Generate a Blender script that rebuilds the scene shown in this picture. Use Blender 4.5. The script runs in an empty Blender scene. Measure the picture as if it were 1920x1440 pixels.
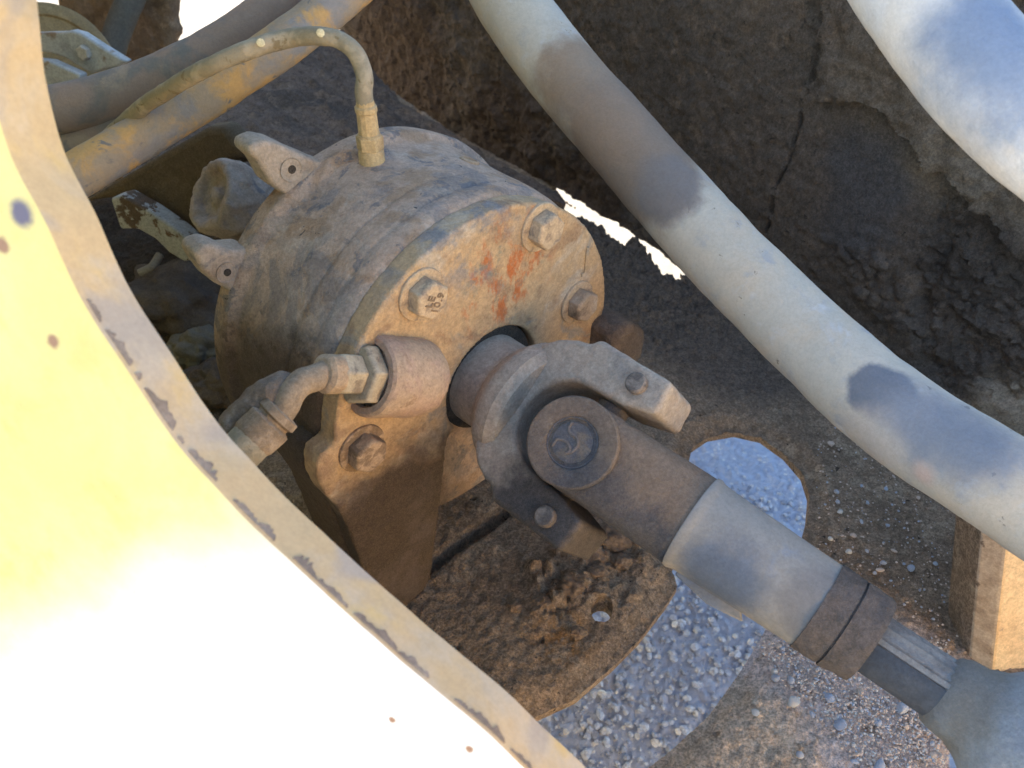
import bpy, bmesh, math, random
import numpy as np
from mathutils import Vector, Matrix
random.seed(7)
SC = bpy.context.scene
COL = SC.collection
# ------------------------------------------------------------------ camera, sky, sun, exposure
TH = math.radians(40.5); FPX = 1480.0; CH = 1.25
cd = bpy.data.cameras.new("camera"); cam = bpy.data.objects.new("camera", cd); COL.objects.link(cam)
cd.sensor_width = 36.0; cd.lens = 36.0 * FPX / 1920.0; cd.clip_start = 0.02; cd.clip_end = 500
cam.location = (0, 0, CH); cam.rotation_euler = (math.pi / 2 - TH, 0, 0)
cd.dof.use_dof = True; cd.dof.focus_distance = 0.78; cd.dof.aperture_fstop = 8.5
SC.camera = cam
SUN = Vector((-0.92, 0.08, 0.38)).normalized()          # direction towards the sun
w = bpy.data.worlds.new("World"); SC.world = w; w.use_nodes = True
nt = w.node_tree; sky = nt.nodes.new("ShaderNodeTexSky"); sky.sky_type = 'NISHITA'; sky.sun_disc = False
sky.sun_elevation = math.asin(SUN.z); sky.sun_rotation = math.atan2(SUN.x, SUN.y)
sky.air_density = 1.0; sky.dust_density = 1.0; sky.ozone_density = 1.0
nt.links.new(sky.outputs[0], nt.nodes["Background"].inputs[0]); nt.nodes["Background"].inputs[1].default_value = 0.078
sd = bpy.data.lights.new("sun", 'SUN'); sd.energy = 5.0; sd.angle = math.radians(0.5); sd.color = (1.0, 0.93, 0.82)
so = bpy.data.objects.new("sun", sd); COL.objects.link(so); so.rotation_euler = SUN.to_track_quat('Z', 'Y').to_euler()
SC.view_settings.view_transform = 'Standard'; SC.view_settings.look = 'None'
SC.view_settings.exposure = 2.92; SC.view_settings.gamma = 1.0
SC.cycles.max_bounces = 8; SC.cycles.diffuse_bounces = 6

# ------------------------------------------------------------------ maths
CAM = np.array([0, 0, CH]); RX = np.array([1.0, 0, 0])
UY = np.array([0, math.sin(TH), math.cos(TH)]); FW = np.array([0, math.cos(TH), -math.sin(TH)])
def ray(u, v): return RX * ((u - 960) / FPX) + UY * ((720 - v) / FPX) + FW
def P(u, v, d): return CAM + ray(u, v) * d                # a point of the place seen at (u, v), d metres deep
def onplane(u, v, p0, n):
    r = ray(u, v); return CAM + r * (np.dot(p0 - CAM, n) / np.dot(r, n))
def unit(v): v = np.asarray(v, float); return v / np.linalg.norm(v)
def hash3(i, j, k, s):
    h = (i * 374761393 + j * 668265263 + k * 1440662683 + s * 982451653).astype(np.int64) & 0xffffffff
    h = ((h ^ (h >> 13)) * 1274126177) & 0xffffffff
    h = ((h ^ (h >> 15)) * 2246822519) & 0xffffffff
    return ((h ^ (h >> 16)) & 0xffff) / 65535.0
def vnoise(p, s=0):
    p = np.asarray(p, float); f = np.floor(p); t = p - f; t = t * t * (3 - 2 * t); f = f.astype(np.int64); r = 0
    for a in (0, 1):
        for b in (0, 1):
            for c in (0, 1):
                wt = (t[:, 0] if a else 1 - t[:, 0]) * (t[:, 1] if b else 1 - t[:, 1]) * (t[:, 2] if c else 1 - t[:, 2])
                r = r + wt * hash3(f[:, 0] + a, f[:, 1] + b, f[:, 2] + c, s)
    return r * 2 - 1
def fbm(p, freq, oct=4, s=0, gain=.5):
    p = np.asarray(p, float); r = 0; a = 1; t = 0
    for o in range(oct):
        r = r + a * vnoise(p * freq + o * 17.3, s + o); t += a; a *= gain; freq *= 2.03
    return r / t
def worley(p, freq, s=0):
    p = np.asarray(p, float) * freq; f = np.floor(p).astype(np.int64); best = np.full(len(p), 9.0); sec = best.copy(); idv = np.zeros(len(p))
    for a in (-1, 0, 1):
        for b in (-1, 0, 1):
            for c in (-1, 0, 1):
                i, j, k = f[:, 0] + a, f[:, 1] + b, f[:, 2] + c
                q = np.stack([i + hash3(i, j, k, s), j + hash3(i, j, k, s + 1), k + hash3(i, j, k, s + 2)], 1)
                d = np.linalg.norm(q - p, axis=1); m = d < best
                sec = np.where(m, best, np.minimum(sec, d)); best = np.where(m, d, best); idv = np.where(m, hash3(i, j, k, s + 3), idv)
    return best, sec, idv
def sstep(a, b, x): t = np.clip((x - a) / (b - a), 0, 1); return t * t * (3 - 2 * t)
def inpoly(pts, poly):
    x, y = pts[:, 0], pts[:, 1]; r = np.zeros(len(pts), bool); n = len(poly)
    for i in range(n):
        x1, y1 = poly[i]; x2, y2 = poly[(i + 1) % n]
        if y1 == y2: continue
        c = ((y1 > y) != (y2 > y)) & (x < (x2 - x1) * (y - y1) / (y2 - y1) + x1); r ^= c
    return r
def segdist(pts, line, closed=False):
    line = np.asarray(line, float); n = len(line); best = np.full(len(pts), 1e9); q = pts.copy()
    for i in range(n if closed else n - 1):
        a = line[i]; b = line[(i + 1) % n]; d = b - a; L = max(np.dot(d, d), 1e-12)
        t = np.clip(((pts - a) @ d) / L, 0, 1); c = a + t[:, None] * d; e = np.linalg.norm(pts - c, axis=1)
        m = e < best; best = np.where(m, e, best); q[m] = c[m]
    return best, q
def spline(pts, n):
    pts = np.asarray(pts, float); m = len(pts); ext = np.vstack([2 * pts[0] - pts[1], pts, 2 * pts[-1] - pts[-2]])
    out = []
    for i in range(m - 1):
        p0, p1, p2, p3 = ext[i:i + 4]
        for t in np.linspace(0, 1, 24, endpoint=False):
            out.append(.5 * (2 * p1 + (p2 - p0) * t + (2 * p0 - 5 * p1 + 4 * p2 - p3) * t * t + (3 * p1 - p0 - 3 * p2 + p3) * t ** 3))
    out.append(pts[-1]); out = np.array(out); L = np.r_[0, np.cumsum(np.linalg.norm(np.diff(out, axis=0), axis=1))]
    s = np.linspace(0, L[-1], n)
    return np.stack([np.interp(s, L, out[:, k]) for k in range(out.shape[1])], 1)

# ------------------------------------------------------------------ objects
def tag(o, label=None, cat=None, group=None, kind=None):
    for k, v in (('label', label), ('category', cat), ('group', group), ('kind', kind)):
        if v: o[k] = v
    return o
def thing(name, loc, label, cat, group=None):
    o = bpy.data.objects.new(name, None); COL.objects.link(o); o.location = tuple(loc); o.empty_display_size = .05
    return tag(o, label, cat, group)
def child(o, parent):
    o.parent = parent; p = parent; M = Matrix.Identity(4)
    chain = []
    while p: chain.append(p); p = p.parent
    for q in reversed(chain): M = M @ (q.matrix_parent_inverse @ q.matrix_basis if q.parent else q.matrix_basis)
    o.matrix_parent_inverse = M.inverted()
def mesh_obj(name, V, F, m, parent=None, sharp=35, attrs=None, smooth=True):
    me = bpy.data.meshes.new(name); me.from_pydata([tuple(map(float, v)) for v in V], [], [tuple(map(int, f)) for f in F]); me.materials.append(m)
    for k, a in (attrs or {}).items():
        at = me.attributes.new(k, 'FLOAT', 'POINT'); at.data.foreach_set('value', np.asarray(a, np.float32))
    if smooth:
        me.polygons.foreach_set('use_smooth', [True] * len(me.polygons))
        me.set_sharp_from_angle(angle=math.radians(sharp))
    me.update(); o = bpy.data.objects.new(name, me); COL.objects.link(o)
    if parent: child(o, parent)
    return o
def bev(o, wdt, seg=3, ang=30):
    b = o.modifiers.new('bevel', 'BEVEL'); b.width = wdt; b.segments = seg; b.limit_method = 'ANGLE'; b.angle_limit = math.radians(ang); b.harden_normals = False
    return o
def frame(z, x=None):
    z = unit(z)
    if x is None: x = np.array([0, 0, 1.0]) if abs(z[2]) < .9 else np.array([1.0, 0, 0])
    x = unit(np.asarray(x) - z * np.dot(x, z)); return x, np.cross(z, x), z
def lathe(name, o, axis, prof, m, parent=None, n=64, noise=0, nf=60, x=None, sides=None, sharp=35, seed=0):
    """prof: list of (along, radius). sides: polygon radius instead of round."""
    X, Y, Z = frame(axis, x); V = []; F = []; o = np.asarray(o, float); n = sides or n
    for (h, r) in prof:
        for i in range(n):
            t = 2 * math.pi * i / n; V.append(o + Z * h + (X * math.cos(t) + Y * math.sin(t)) * r)
    for k in range(len(prof) - 1):
        for i in range(n):
            j = (i + 1) % n; F.append((k * n + i, k * n + j, (k + 1) * n + j, (k + 1) * n + i))
    F.append(tuple(range(n - 1, -1, -1))); F.append(tuple(range((len(prof) - 1) * n, len(prof) * n)))
    V = np.array(V)
    if noise:
        c = o + Z * ((V - o) @ Z)[:, None]; d = V - c; L = np.linalg.norm(d, axis=1, keepdims=True) + 1e-9
        V = V + d / L * (fbm(V, nf, 4, seed) * noise)[:, None]
    return mesh_obj(name, V, F, m, parent, sharp)
def dense(prof, step=.004):
    out = []
    for (a, b) in zip(prof[:-1], prof[1:]):
        k = max(1, int(math.hypot(b[0] - a[0], b[1] - a[1]) / step))
        for i in range(k): out.append((a[0] + (b[0] - a[0]) * i / k, a[1] + (b[1] - a[1]) * i / k))
    return out + [prof[-1]]
def tube(name, pts, r, m, parent=None, n=48, rings=160, noise=0, nf=50, seed=0, lump=0, lf=14):
    """pts xyz or xyz+radius; a swept tube with uneven skin"""
    pts = np.asarray(pts, float)
    if pts.shape[1] == 3: pts = np.hstack([pts, np.full((len(pts), 1), r)])
    c = spline(pts, rings); R = c[:, 3]; c = c[:, :3]; T = np.gradient(c, axis=0); T /= np.linalg.norm(T, axis=1, keepdims=True)
    x = frame(T[0])[0]; V = []; F = []; al = []; L = 0
    for k in range(rings):
        x = unit(x - T[k] * np.dot(x, T[k])); y = np.cross(T[k], x)
        if k: L += np.linalg.norm(c[k] - c[k - 1])
        t = np.arange(n) * 2 * math.pi / n
        V.append(c[k] + R[k] * (np.cos(t)[:, None] * x + np.sin(t)[:, None] * y)); al += [L] * n
    V = np.vstack(V); cc = np.repeat(c, n, 0); d = V - cc; d /= np.linalg.norm(d, axis=1, keepdims=True)
    if noise: V = V + d * (fbm(V, nf, 4, seed) * noise)[:, None]
    if lump: V = V + d * (np.maximum(0, fbm(V, lf, 3, seed + 9)) * lump)[:, None]
    for k in range(rings - 1):
        for i in range(n):
            j = (i + 1) % n; F.append((k * n + i, k * n + j, (k + 1) * n + j, (k + 1) * n + i))
    F.append(tuple(range(n - 1, -1, -1))); F.append(tuple(range((rings - 1) * n, rings * n)))
    return mesh_obj(name, V, F, m, parent, 60, {'along': al})
def prism(name, o, X, Y, Z, poly, z0, z1, m, parent=None, bevel=.004, seg=3, sharp=35, sub=0, noise=0, nf=60):
    """outline poly in (X, Y) pushed along Z from z0 to z1"""
    n = len(poly); o = np.asarray(o, float)
    V = [o + X * a + Y * b + Z * z0 for a, b in poly] + [o + X * a + Y * b + Z * z1 for a, b in poly]
    F = [tuple(range(n - 1, -1, -1)), tuple(range(n, 2 * n))] + [(i, (i + 1) % n, n + (i + 1) % n, n + i) for i in range(n)]
    bm = bmesh.new(); vs = [bm.verts.new(tuple(v)) for v in V]
    for f in F: bm.faces.new([vs[i] for i in f])
    bmesh.ops.recalc_face_normals(bm, faces=bm.faces)
    me = bpy.data.meshes.new(name); bm.to_mesh(me); bm.free(); me.materials.append(m)
    me.polygons.foreach_set('use_smooth', [True] * len(me.polygons)); me.set_sharp_from_angle(angle=math.radians(sharp))
    ob = bpy.data.objects.new(name, me); COL.objects.link(ob)
    if parent: child(ob, parent)
    if bevel: bev(ob, bevel, seg)
    return ob
def rough(o, size, depth, strength, voxel=None, kind='CLOUDS'):
    """cake a shape with dirt: remesh it finely and displace it"""
    if voxel:
        r = o.modifiers.new('remesh', 'REMESH'); r.mode = 'VOXEL'; r.voxel_size = voxel; r.use_smooth_shade = True
    t = bpy.data.textures.new('dirt', kind); t.noise_scale = size
    if kind == 'CLOUDS': t.noise_depth = depth
    d = o.modifiers.new('displace', 'DISPLACE'); d.texture = t; d.strength = strength; d.texture_coords = 'GLOBAL'; d.mid_level = .5
    return o
def arc(cx, cy, r, a0, a1, n): return [(cx + r * math.cos(math.radians(a0 + (a1 - a0) * i / n)), cy + r * math.sin(math.radians(a0 + (a1 - a0) * i / n))) for i in range(n + 1)]
def sheet(name, p0, e1, e2, poly, holes, res, h, thick, m, parent=None, hole_thick=None):
    """slab with an outline and holes: a fine grid raised by h, with sides and an underside"""
    p0 = np.asarray(p0, float); nrm = np.cross(e1, e2); poly = np.asarray(poly, float)
    lo = poly.min(0) - res; hi = poly.max(0) + res; nx = int((hi[0] - lo[0]) / res) + 1; ny = int((hi[1] - lo[1]) / res) + 1
    gx, gy = np.meshgrid(lo[0] + np.arange(nx + 1) * res, lo[1] + np.arange(ny + 1) * res, indexing='ij')
    G = np.stack([gx.ravel(), gy.ravel()], 1)
    cx, cy = np.meshgrid(lo[0] + (np.arange(nx) + .5) * res, lo[1] + (np.arange(ny) + .5) * res, indexing='ij')
    Cn = np.stack([cx.ravel(), cy.ravel()], 1); keep = inpoly(Cn, poly)
    for q in holes: keep &= ~inpoly(Cn, np.asarray(q, float))
    keep = keep.reshape(nx, ny); idx = np.arange((nx + 1) * (ny + 1)).reshape(nx + 1, ny + 1)
    I, J = np.nonzero(keep); Q = np.stack([idx[I, J], idx[I + 1, J], idx[I + 1, J + 1], idx[I, J + 1]], 1)
    ed = {}
    for f in Q:
        for a, b in ((f[0], f[1]), (f[1], f[2]), (f[2], f[3]), (f[3], f[0])):
            if (b, a) in ed: del ed[(b, a)]
            else: ed[(a, b)] = 1
    bnd = np.unique(np.array(list(ed.keys())).ravel())
    best = np.full(len(bnd), 1e9); tgt = G[bnd].copy()
    for q in [poly] + [np.asarray(k, float) for k in holes]:
        d, c = segdist(G[bnd], q, True); mm = d < best; best = np.where(mm, d, best); tgt[mm] = c[mm]
    mm = best < 1.3 * res; g = G[bnd]; g[mm] = tgt[mm]; G[bnd] = g
    used = np.unique(Q); remap = np.full(len(G), -1); remap[used] = np.arange(len(used)); G = G[used]; Q = remap[Q]
    W = p0 + G[:, :1] * e1 + G[:, 1:] * e2; T = W + h(G, W)[:, None] * nrm; B = W - thick * nrm; n = len(G)
    V = np.vstack([T, B]); F = [tuple(f) for f in Q] + [(f[3] + n, f[2] + n, f[1] + n, f[0] + n) for f in Q]
    for (a, b) in ed:
        a, b = remap[a], remap[b]; F.append((b, a, a + n, b + n))
    return mesh_obj(name, V, F, m, parent, 50)

# ------------------------------------------------------------------ materials
class NT:
    def __init__(s, name):
        s.m = bpy.data.materials.new(name); s.m.use_nodes = True; s.t = s.m.node_tree; s.b = s.t.nodes['Principled BSDF']
        s.tc = s.t.nodes.new('ShaderNodeTexCoord'); s.co = s.tc.outputs['Object']
    def n(s, ty, **k):
        o = s.t.nodes.new(ty)
        for a, b in k.items(): setattr(o, a, b)
        return o
    def l(s, a, b): s.t.links.new(a, b)
    def noise(s, sc, det=5, rough=.55, off=0, dist=0, vec=None, stretch=None):
        mp = s.n('ShaderNodeMapping'); s.l(vec or s.co, mp.inputs[0]); mp.inputs['Location'].default_value = (off, off * 1.7, off * .6)
        if stretch: mp.inputs['Scale'].default_value = stretch
        o = s.n('ShaderNodeTexNoise'); s.l(mp.outputs[0], o.inputs['Vector']); o.inputs['Scale'].default_value = sc
        o.inputs['Detail'].default_value = det; o.inputs['Roughness'].default_value = rough; o.inputs['Distortion'].default_value = dist
        return o.outputs['Fac']
    def vor(s, sc, off=0, feature='F1', out='Distance'):
        mp = s.n('ShaderNodeMapping'); s.l(s.co, mp.inputs[0]); mp.inputs['Location'].default_value = (off, off, off)
        o = s.n('ShaderNodeTexVoronoi'); o.feature = feature; s.l(mp.outputs[0], o.inputs['Vector']); o.inputs['Scale'].default_value = sc
        return o.outputs[out]
    def rng(s, v, a, b, c=0, d=1):
        o = s.n('ShaderNodeMapRange'); o.interpolation_type = 'SMOOTHSTEP'; s.l(v, o.inputs[0])
        for i, x in enumerate((a, b, c, d)): o.inputs[i + 1].default_value = x
        return o.outputs[0]
    def math(s, op, a, b):
        o = s.n('ShaderNodeMath', operation=op)
        for i, x in enumerate((a, b)):
            if isinstance(x, (int, float)): o.inputs[i].default_value = x
            else: s.l(x, o.inputs[i])
        return o.outputs[0]
    def mix(s, f, a, b):
        o = s.n('ShaderNodeMix', data_type='RGBA')
        if isinstance(f, (int, float)): o.inputs[0].default_value = f
        else: s.l(f, o.inputs[0])
        for i, x in ((6, a), (7, b)):
            if isinstance(x, tuple): o.inputs[i].default_value = (*x, 1)
            else: s.l(x, o.inputs[i])
        return o.outputs[2]
    def near(s, p, r0, r1, wob=0, wsc=30):
        """1 inside a blob round p (a stain with its own place), 0 outside"""
        o = s.n('ShaderNodeVectorMath', operation='DISTANCE'); s.l(s.co, o.inputs[0]); o.inputs[1].default_value = tuple(p); d = o.outputs['Value']
        if wob: d = s.math('ADD', d, s.math('MULTIPLY', s.math('SUBTRACT', s.noise(wsc, 5, .6, p[0] * 9), .5), wob))
        return s.rng(d, r0, r1, 1, 0)
    def attr(s, k):
        o = s.n('ShaderNodeAttribute'); o.attribute_name = k; return o.outputs['Fac']
    def done(s, col, rough=.85, bumps=(), spec=.3, metal=0):
        s.l(col, s.b.inputs['Base Color']) if not isinstance(col, tuple) else setattr(s.b.inputs['Base Color'], 'default_value', (*col, 1))
        if isinstance(rough, (int, float)): s.b.inputs['Roughness'].default_value = rough
        else: s.l(rough, s.b.inputs['Roughness'])
        s.b.inputs['Specular IOR Level'].default_value = spec; s.b.inputs['Metallic'].default_value = metal
        prev = None
        for (h, dist, st) in bumps:
            b = s.n('ShaderNodeBump'); s.l(h, b.inputs['Height']); b.inputs['Distance'].default_value = dist; b.inputs['Strength'].default_value = st
            if prev: s.l(prev, b.inputs['Normal'])
            prev = b.outputs[0]
        if prev: s.l(prev, s.b.inputs['Normal'])
        return s.m
def mat(name, base, layers=(), bumps=((300, .0015, .6), (1000, .0008, .7)), rough=.9, spec=.2, extra=None, grain=.12, speck=.35):
    """layers: (colour, scale, low, high) noise patches painted one over another"""
    s = NT(name); c = base; k = 0
    for (colr, sc, lo, hi) in layers:
        k += 3.1; c = s.mix(s.rng(s.noise(sc, 6, .6, k, .4), lo, hi), c, colr)
    if extra: c = extra(s, c)
    g = s.noise(900, 3, .7, 5.5); c = s.mix(s.rng(g, .3, .8, 0, grain), c, (.5, .42, .34)); c = s.mix(s.rng(s.noise(420, 4, .75, 15.5), .58, .74, 0, .9 * speck), c, (.035, .028, .023))
    for sc, a_, b_ in ((330, 1 - .42 * speck, 1 + .42 * speck), (95, 1 - .3 * speck, 1 + .3 * speck)):
        vm = s.n('ShaderNodeVectorMath', operation='SCALE'); s.l(c, vm.inputs[0]) if not isinstance(c, tuple) else setattr(vm.inputs[0], 'default_value', c)
        s.l(s.rng(s.noise(sc, 4, .78, sc * .03), .34, .66, a_, b_), vm.inputs['Scale']); c = vm.outputs[0]
    return s.done(c, rough, getattr(s, 'xb', []) + [(s.noise(sc, 5, .65, sc * .01), d, st) for sc, d, st in bumps], spec)

TAN = (.36, .255, .165); PALE = (.46, .385, .30); BROWN = (.17, .115, .072); DARK = (.055, .042, .033); SLATE = (.115, .15, .20); RUST = (.36, .115, .035)
A_ = unit([.694, -.72, 0]); R_ = np.array([-A_[1], A_[0], 0]); UP = np.array([0, 0, 1.0]); C_ = P(900, 720, .8)
def BL(x, z, a=0): return C_ + R_ * x + UP * z + A_ * a
def face(u, v, a=0): q = onplane(u, v, C_ + A_ * a, A_) - C_; return np.dot(q, R_), np.dot(q, UP)

def brake_extra(s, c):
    n1 = s.noise(15, 7, .68, 2, .6); f1 = s.rng(n1, .50, .58, 0, .6); c = s.mix(f1, c, (.20, .185, .185)); n3 = s.noise(24, 7, .68, 8, .5); f2 = s.rng(n3, .56, .62, 0, .65); c = s.mix(f2, c, (.105, .118, .145))
    c = s.mix(s.rng(s.noise(24, 6, .6, 18, .4), .58, .68, 0, .7), c, (.36, .30, .25)); c = s.mix(s.rng(s.noise(38, 5, .6, 11), .66, .70, 0, .8), c, (.25, .14, .095))
    c = s.mix(s.rng(s.noise(60, 4, .5, 31, 1.5), .71, .725), c, (.05, .05, .055)); s.xb = [(f1, .0016, -.5), (f2, .0016, -.5)]
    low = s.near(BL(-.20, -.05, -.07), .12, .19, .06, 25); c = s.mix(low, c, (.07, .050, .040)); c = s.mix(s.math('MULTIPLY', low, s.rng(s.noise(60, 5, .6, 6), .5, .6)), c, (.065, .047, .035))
    low = s.near(BL(-.16, -.16, -.02), .10, .19, .06, 30); c = s.mix(low, c, (.085, .06, .042))  # leg darkened: caked soil plus the shaft's shade put into the colour
    return c
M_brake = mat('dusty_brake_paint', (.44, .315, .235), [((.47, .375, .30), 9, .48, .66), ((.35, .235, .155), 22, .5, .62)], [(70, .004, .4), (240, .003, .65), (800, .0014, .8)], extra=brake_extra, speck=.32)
def cover_extra(s, c):
    n1 = s.noise(20, 6, .62, 2, .6); c = s.mix(s.rng(n1, .58, .68, 0, .7), c, (.24, .235, .215))
    flat = s.near(BL(.035, .115, 0), .035, .075, .05, 45)
    n2 = s.noise(48, 6, .65, 3, 0, stretch=(1, 1, .5)); c = s.mix(s.math('MULTIPLY', flat, s.rng(n2, .46, .59, 0, .95)), c, (.45, .13, .035))
    c = s.mix(s.math('MULTIPLY', flat, s.rng(s.noise(40, 6, .65, 14), .53, .64, 0, .8)), c, (.22, .21, .155))
    edge = s.near(BL(-.02, .2, -.03), .05, .12, .06, 30); c = s.mix(s.math('MULTIPLY', edge, s.rng(s.noise(25, 7, .68, 4), .46, .60, 0, .8)), c, (.19, .20, .22))
    low = s.near(BL(-.12, -.15, -.02), .10, .165, .07, 30); c = s.mix(low, c, (.058, .042, .031)); c = s.mix(s.math('MULTIPLY', low, s.rng(s.noise(16, 4, .55, 6), .45, .7)), c, (.085, .066, .058))  # lower leg: caked soil, deepened with the painted shadow of the shaft
    return c
M_cover = mat('dusty_cover_paint', (.47, .32, .18), [(PALE, 12, .52, .68), ((.34, .22, .13), 26, .52, .64)], [(70, .004, .35), (240, .003, .6), (800, .0014, .8)], extra=cover_extra, speck=.32)  # more orange than the drum: warm bounce light put into the colour
M_dust = mat('tan_dust_on_steel', TAN, [(PALE, 14, .48, .66), (BROWN, 30, .58, .72)])
M_pale = mat('pale_dust_on_steel', (.33, .275, .225), [((.26, .205, .16), 20, .5, .65), ((.16, .15, .15), 34, .6, .7)])
M_boss = mat('pinkish_dusty_boss', (.385, .275, .19), [((.37, .25, .185), 22, .45, .6), ((.30, .2, .13), 60, .6, .68)])
M_bolt = mat('dusty_bolt_steel', (.44, .325, .21), [((.28, .21, .15), 90, .5, .65)], [(500, .001, .5)], .8)
M_rustbolt = mat('soil_caked_bolt_steel', (.2, .135, .085), [(TAN, 60, .5, .6)], [(300, .002, .6)])
M_zinc = mat('dusty_plated_fitting', (.36, .295, .205), [((.2, .155, .11), 60, .5, .62)], [(400, .0008, .5)], .55, .5)
M_dark = mat('dark_seal_and_hole_shade', (.03, .025, .022), [((.07, .05, .035), 50, .5, .65)])
M_black = mat('grey_black_shaft_grime', (.085, .085, .095), [((.15, .12, .095), 40, .5, .62)], [(500, .001, .6)])
def dirt_mat(name, base, l2, l3, sc=1.0):
    return mat(name, base, [(l2, 9 * sc, .45, .62), (l3, 24 * sc, .52, .64), (tuple(x * .5 for x in base), 60 * sc, .6, .68)], [(45 * sc, .01, .5), (160 * sc, .005, .7), (600, .0018, .8)], .97, .1, speck=.7)
M_wall = dirt_mat('dark_caked_dust', (.135, .112, .095), (.105, .09, .08), (.16, .13, .105))
M_crumb = dirt_mat('dark_crumbly_soil', (.085, .062, .048), (.06, .045, .036), (.13, .092, .066))
M_floor = dirt_mat('brown_soil_on_steel', (.235, .17, .115), (.19, .135, .09), (.27, .2, .14))
M_yellow_dull = mat('dull_yellow_paint', (.42, .27, .12), [((.3, .2, .1), 14, .45, .62), ((.5, .36, .2), 30, .55, .68)])

# ------------------------------------------------------------------ ground
g = bpy.data.meshes.new('ground'); 
def gravel_mat(name, ca, cb, cc):
    s = NT(name); v = s.vor(150, 0, 'F1', 'Color'); sep = s.n('ShaderNodeSeparateColor'); s.l(v, sep.inputs[0])
    c = s.mix(sep.outputs[0], ca, cb); c = s.mix(s.rng(sep.outputs[1], .9, .97), c, cc); c = s.mix(s.rng(s.noise(5, 4), .4, .65, 0, .6), c, ca)
    return s.done(c, .95, [(s.noise(30, 5), .02, .3), (s.vor(160), .005, -.4), (s.noise(400, 4, .7), .003, .7)], .15)
M_gravel = gravel_mat('skylit_blue_gravel', (.36, .41, .52), (.46, .51, .62), (.70, .70, .69))  # blue of the skylight is put into the shaded gravel's colour
M_soil = gravel_mat('pale_gravelly_soil', (.24, .215, .18), (.30, .27, .23), (.4, .37, .33))
gx = [-80, -20, -6, -2, -1, 0, 1, 2, 6, 20, 80]; V = [(x, y, 0) for x in gx for y in gx]; n = len(gx)
tag(mesh_obj('ground', V, [(i * n + j, (i + 1) * n + j, (i + 1) * n + j + 1, i * n + j + 1) for i in range(n - 1) for j in range(n - 1)], M_soil), kind='structure')
def groundh(G, W): 
    f1, f2, idv = worley(W, 55, 5); g1, g2, iv2 = worley(W, 130, 8)
    return .006 + np.maximum(0, fbm(W, 4, 3, 2)) * .02 + np.minimum(f2 - f1, .35) * .009 * idv + np.minimum(g2 - g1, .35) * .006 * iv2 + fbm(W, 120, 3, 6) * .003
yy0, yy1 = .30, 1.5
tag(sheet('gravel_bed', (0, 0, 0), np.array([1.0, 0, 0]), np.array([0, 1.0, 0]), [(-.3, yy0), (.85, yy0), (.85, yy1), (-.3, yy1)], [], .0042, groundh, -.002, M_gravel), kind='stuff')
def stone_mesh(name, m, seed, sub=2):
    bm = bmesh.new(); bmesh.ops.create_icosphere(bm, subdivisions=sub, radius=1); rnd = random.Random(seed)
    sx, sy, sz = rnd.uniform(.8, 1.2), rnd.uniform(.65, 1), rnd.uniform(.5, .8); pl = [(unit([rnd.gauss(0, 1) for _ in range(3)]), rnd.uniform(.62, .9)) for _ in range(9)]
    for v in bm.verts:
        q = np.array(v.co)
        for nn, dd in pl:
            k = np.dot(q, nn)
            if k > dd: q = q - nn * (k - dd) * .9
        v.co = (q[0] * sx, q[1] * sy, q[2] * sz)
    me = bpy.data.meshes.new(name); bm.to_mesh(me); bm.free(); me.materials.append(m); me.polygons.foreach_set('use_smooth', [True] * len(me.polygons)); me.set_sharp_from_angle(angle=math.radians(38)); return me
q_c = [0, 3, 3, 3, 2]
M_st = [mat('stone_grey', (.45, .47, .52), [((.36, .38, .43), 200, .45, .6)], [(300, .001, .5)]), mat('stone_blue', (.37, .41, .50), [((.46, .50, .57), 200, .5, .6)], [(300, .001, .5)]),
        mat('stone_white', (.62, .60, .56), [((.45, .42, .38), 120, .5, .65)], [(300, .001, .5)]), mat('stone_buff', (.62, .50, .41), [((.50, .40, .32), 150, .5, .65)], [(300, .001, .5)])]
M_st.append(mat('stone_slate', (.22, .25, .32), [((.30, .33, .40), 200, .45, .6)], [(300, .001, .5)]))
SM = {}
def stone(name, p, r, k, seed, label=None, cat=None, group=None):
    key = (k, seed % 6)
    if key not in SM: SM[key] = stone_mesh('stone', M_st[k], seed % 6 + 20)
    o = bpy.data.objects.new(name, SM[key]); COL.objects.link(o); r *= .8; o.location = tuple(np.asarray(p) - UP * r * .25); o.scale = (r, r, r); q = random.Random(seed * 7 + 1)
    o.rotation_euler = (q.uniform(-.4, .4), q.uniform(-.4, .4), q.uniform(0, 6.28)); return tag(o, label, cat, group)
def joined_stones(name, places, mats, kind='stuff'):
    bmV, bmF, mi = [], [], []; base = [stone_mesh('t', M_st[0], 40 + i, 1) for i in range(6)]
    data = [(np.array([v.co[:] for v in b.vertices]), [tuple(p.vertices) for p in b.polygons]) for b in base]
    off = 0; q = random.Random(5)
    for (p, r, k) in places:
        v, f = data[q.randrange(6)]; an = q.uniform(0, 6.28); c, s_ = math.cos(an), math.sin(an); Rm = np.array([[c, -s_, 0], [s_, c, 0], [0, 0, 1]])
        bmV.append(v @ Rm.T * r + np.asarray(p)); bmF += [tuple(i + off for i in ff) for ff in f]; mi += [k] * len(f); off += len(v)
    o = mesh_obj(name, np.vstack(bmV), bmF, mats[0], None, 22)
    for m in mats[1:]: o.data.materials.append(m)
    o.data.polygons.foreach_set('material_index', mi); return tag(o, kind=kind)
q = random.Random(11); pl = []
for i in range(16000):
    x, y = q.uniform(-.25, .8), q.uniform(.45, 1.45); r = .0013 + .0095 * q.random() ** 4.2
    pl.append(((x, y, .008 + .5 * max(0, r * .3)), r, 2 if q.random() < .06 else q.choice([0, 1, 1, 3])))
joined_stones('loose_gravel', pl, M_st[:3] + [M_st[4]])

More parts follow.
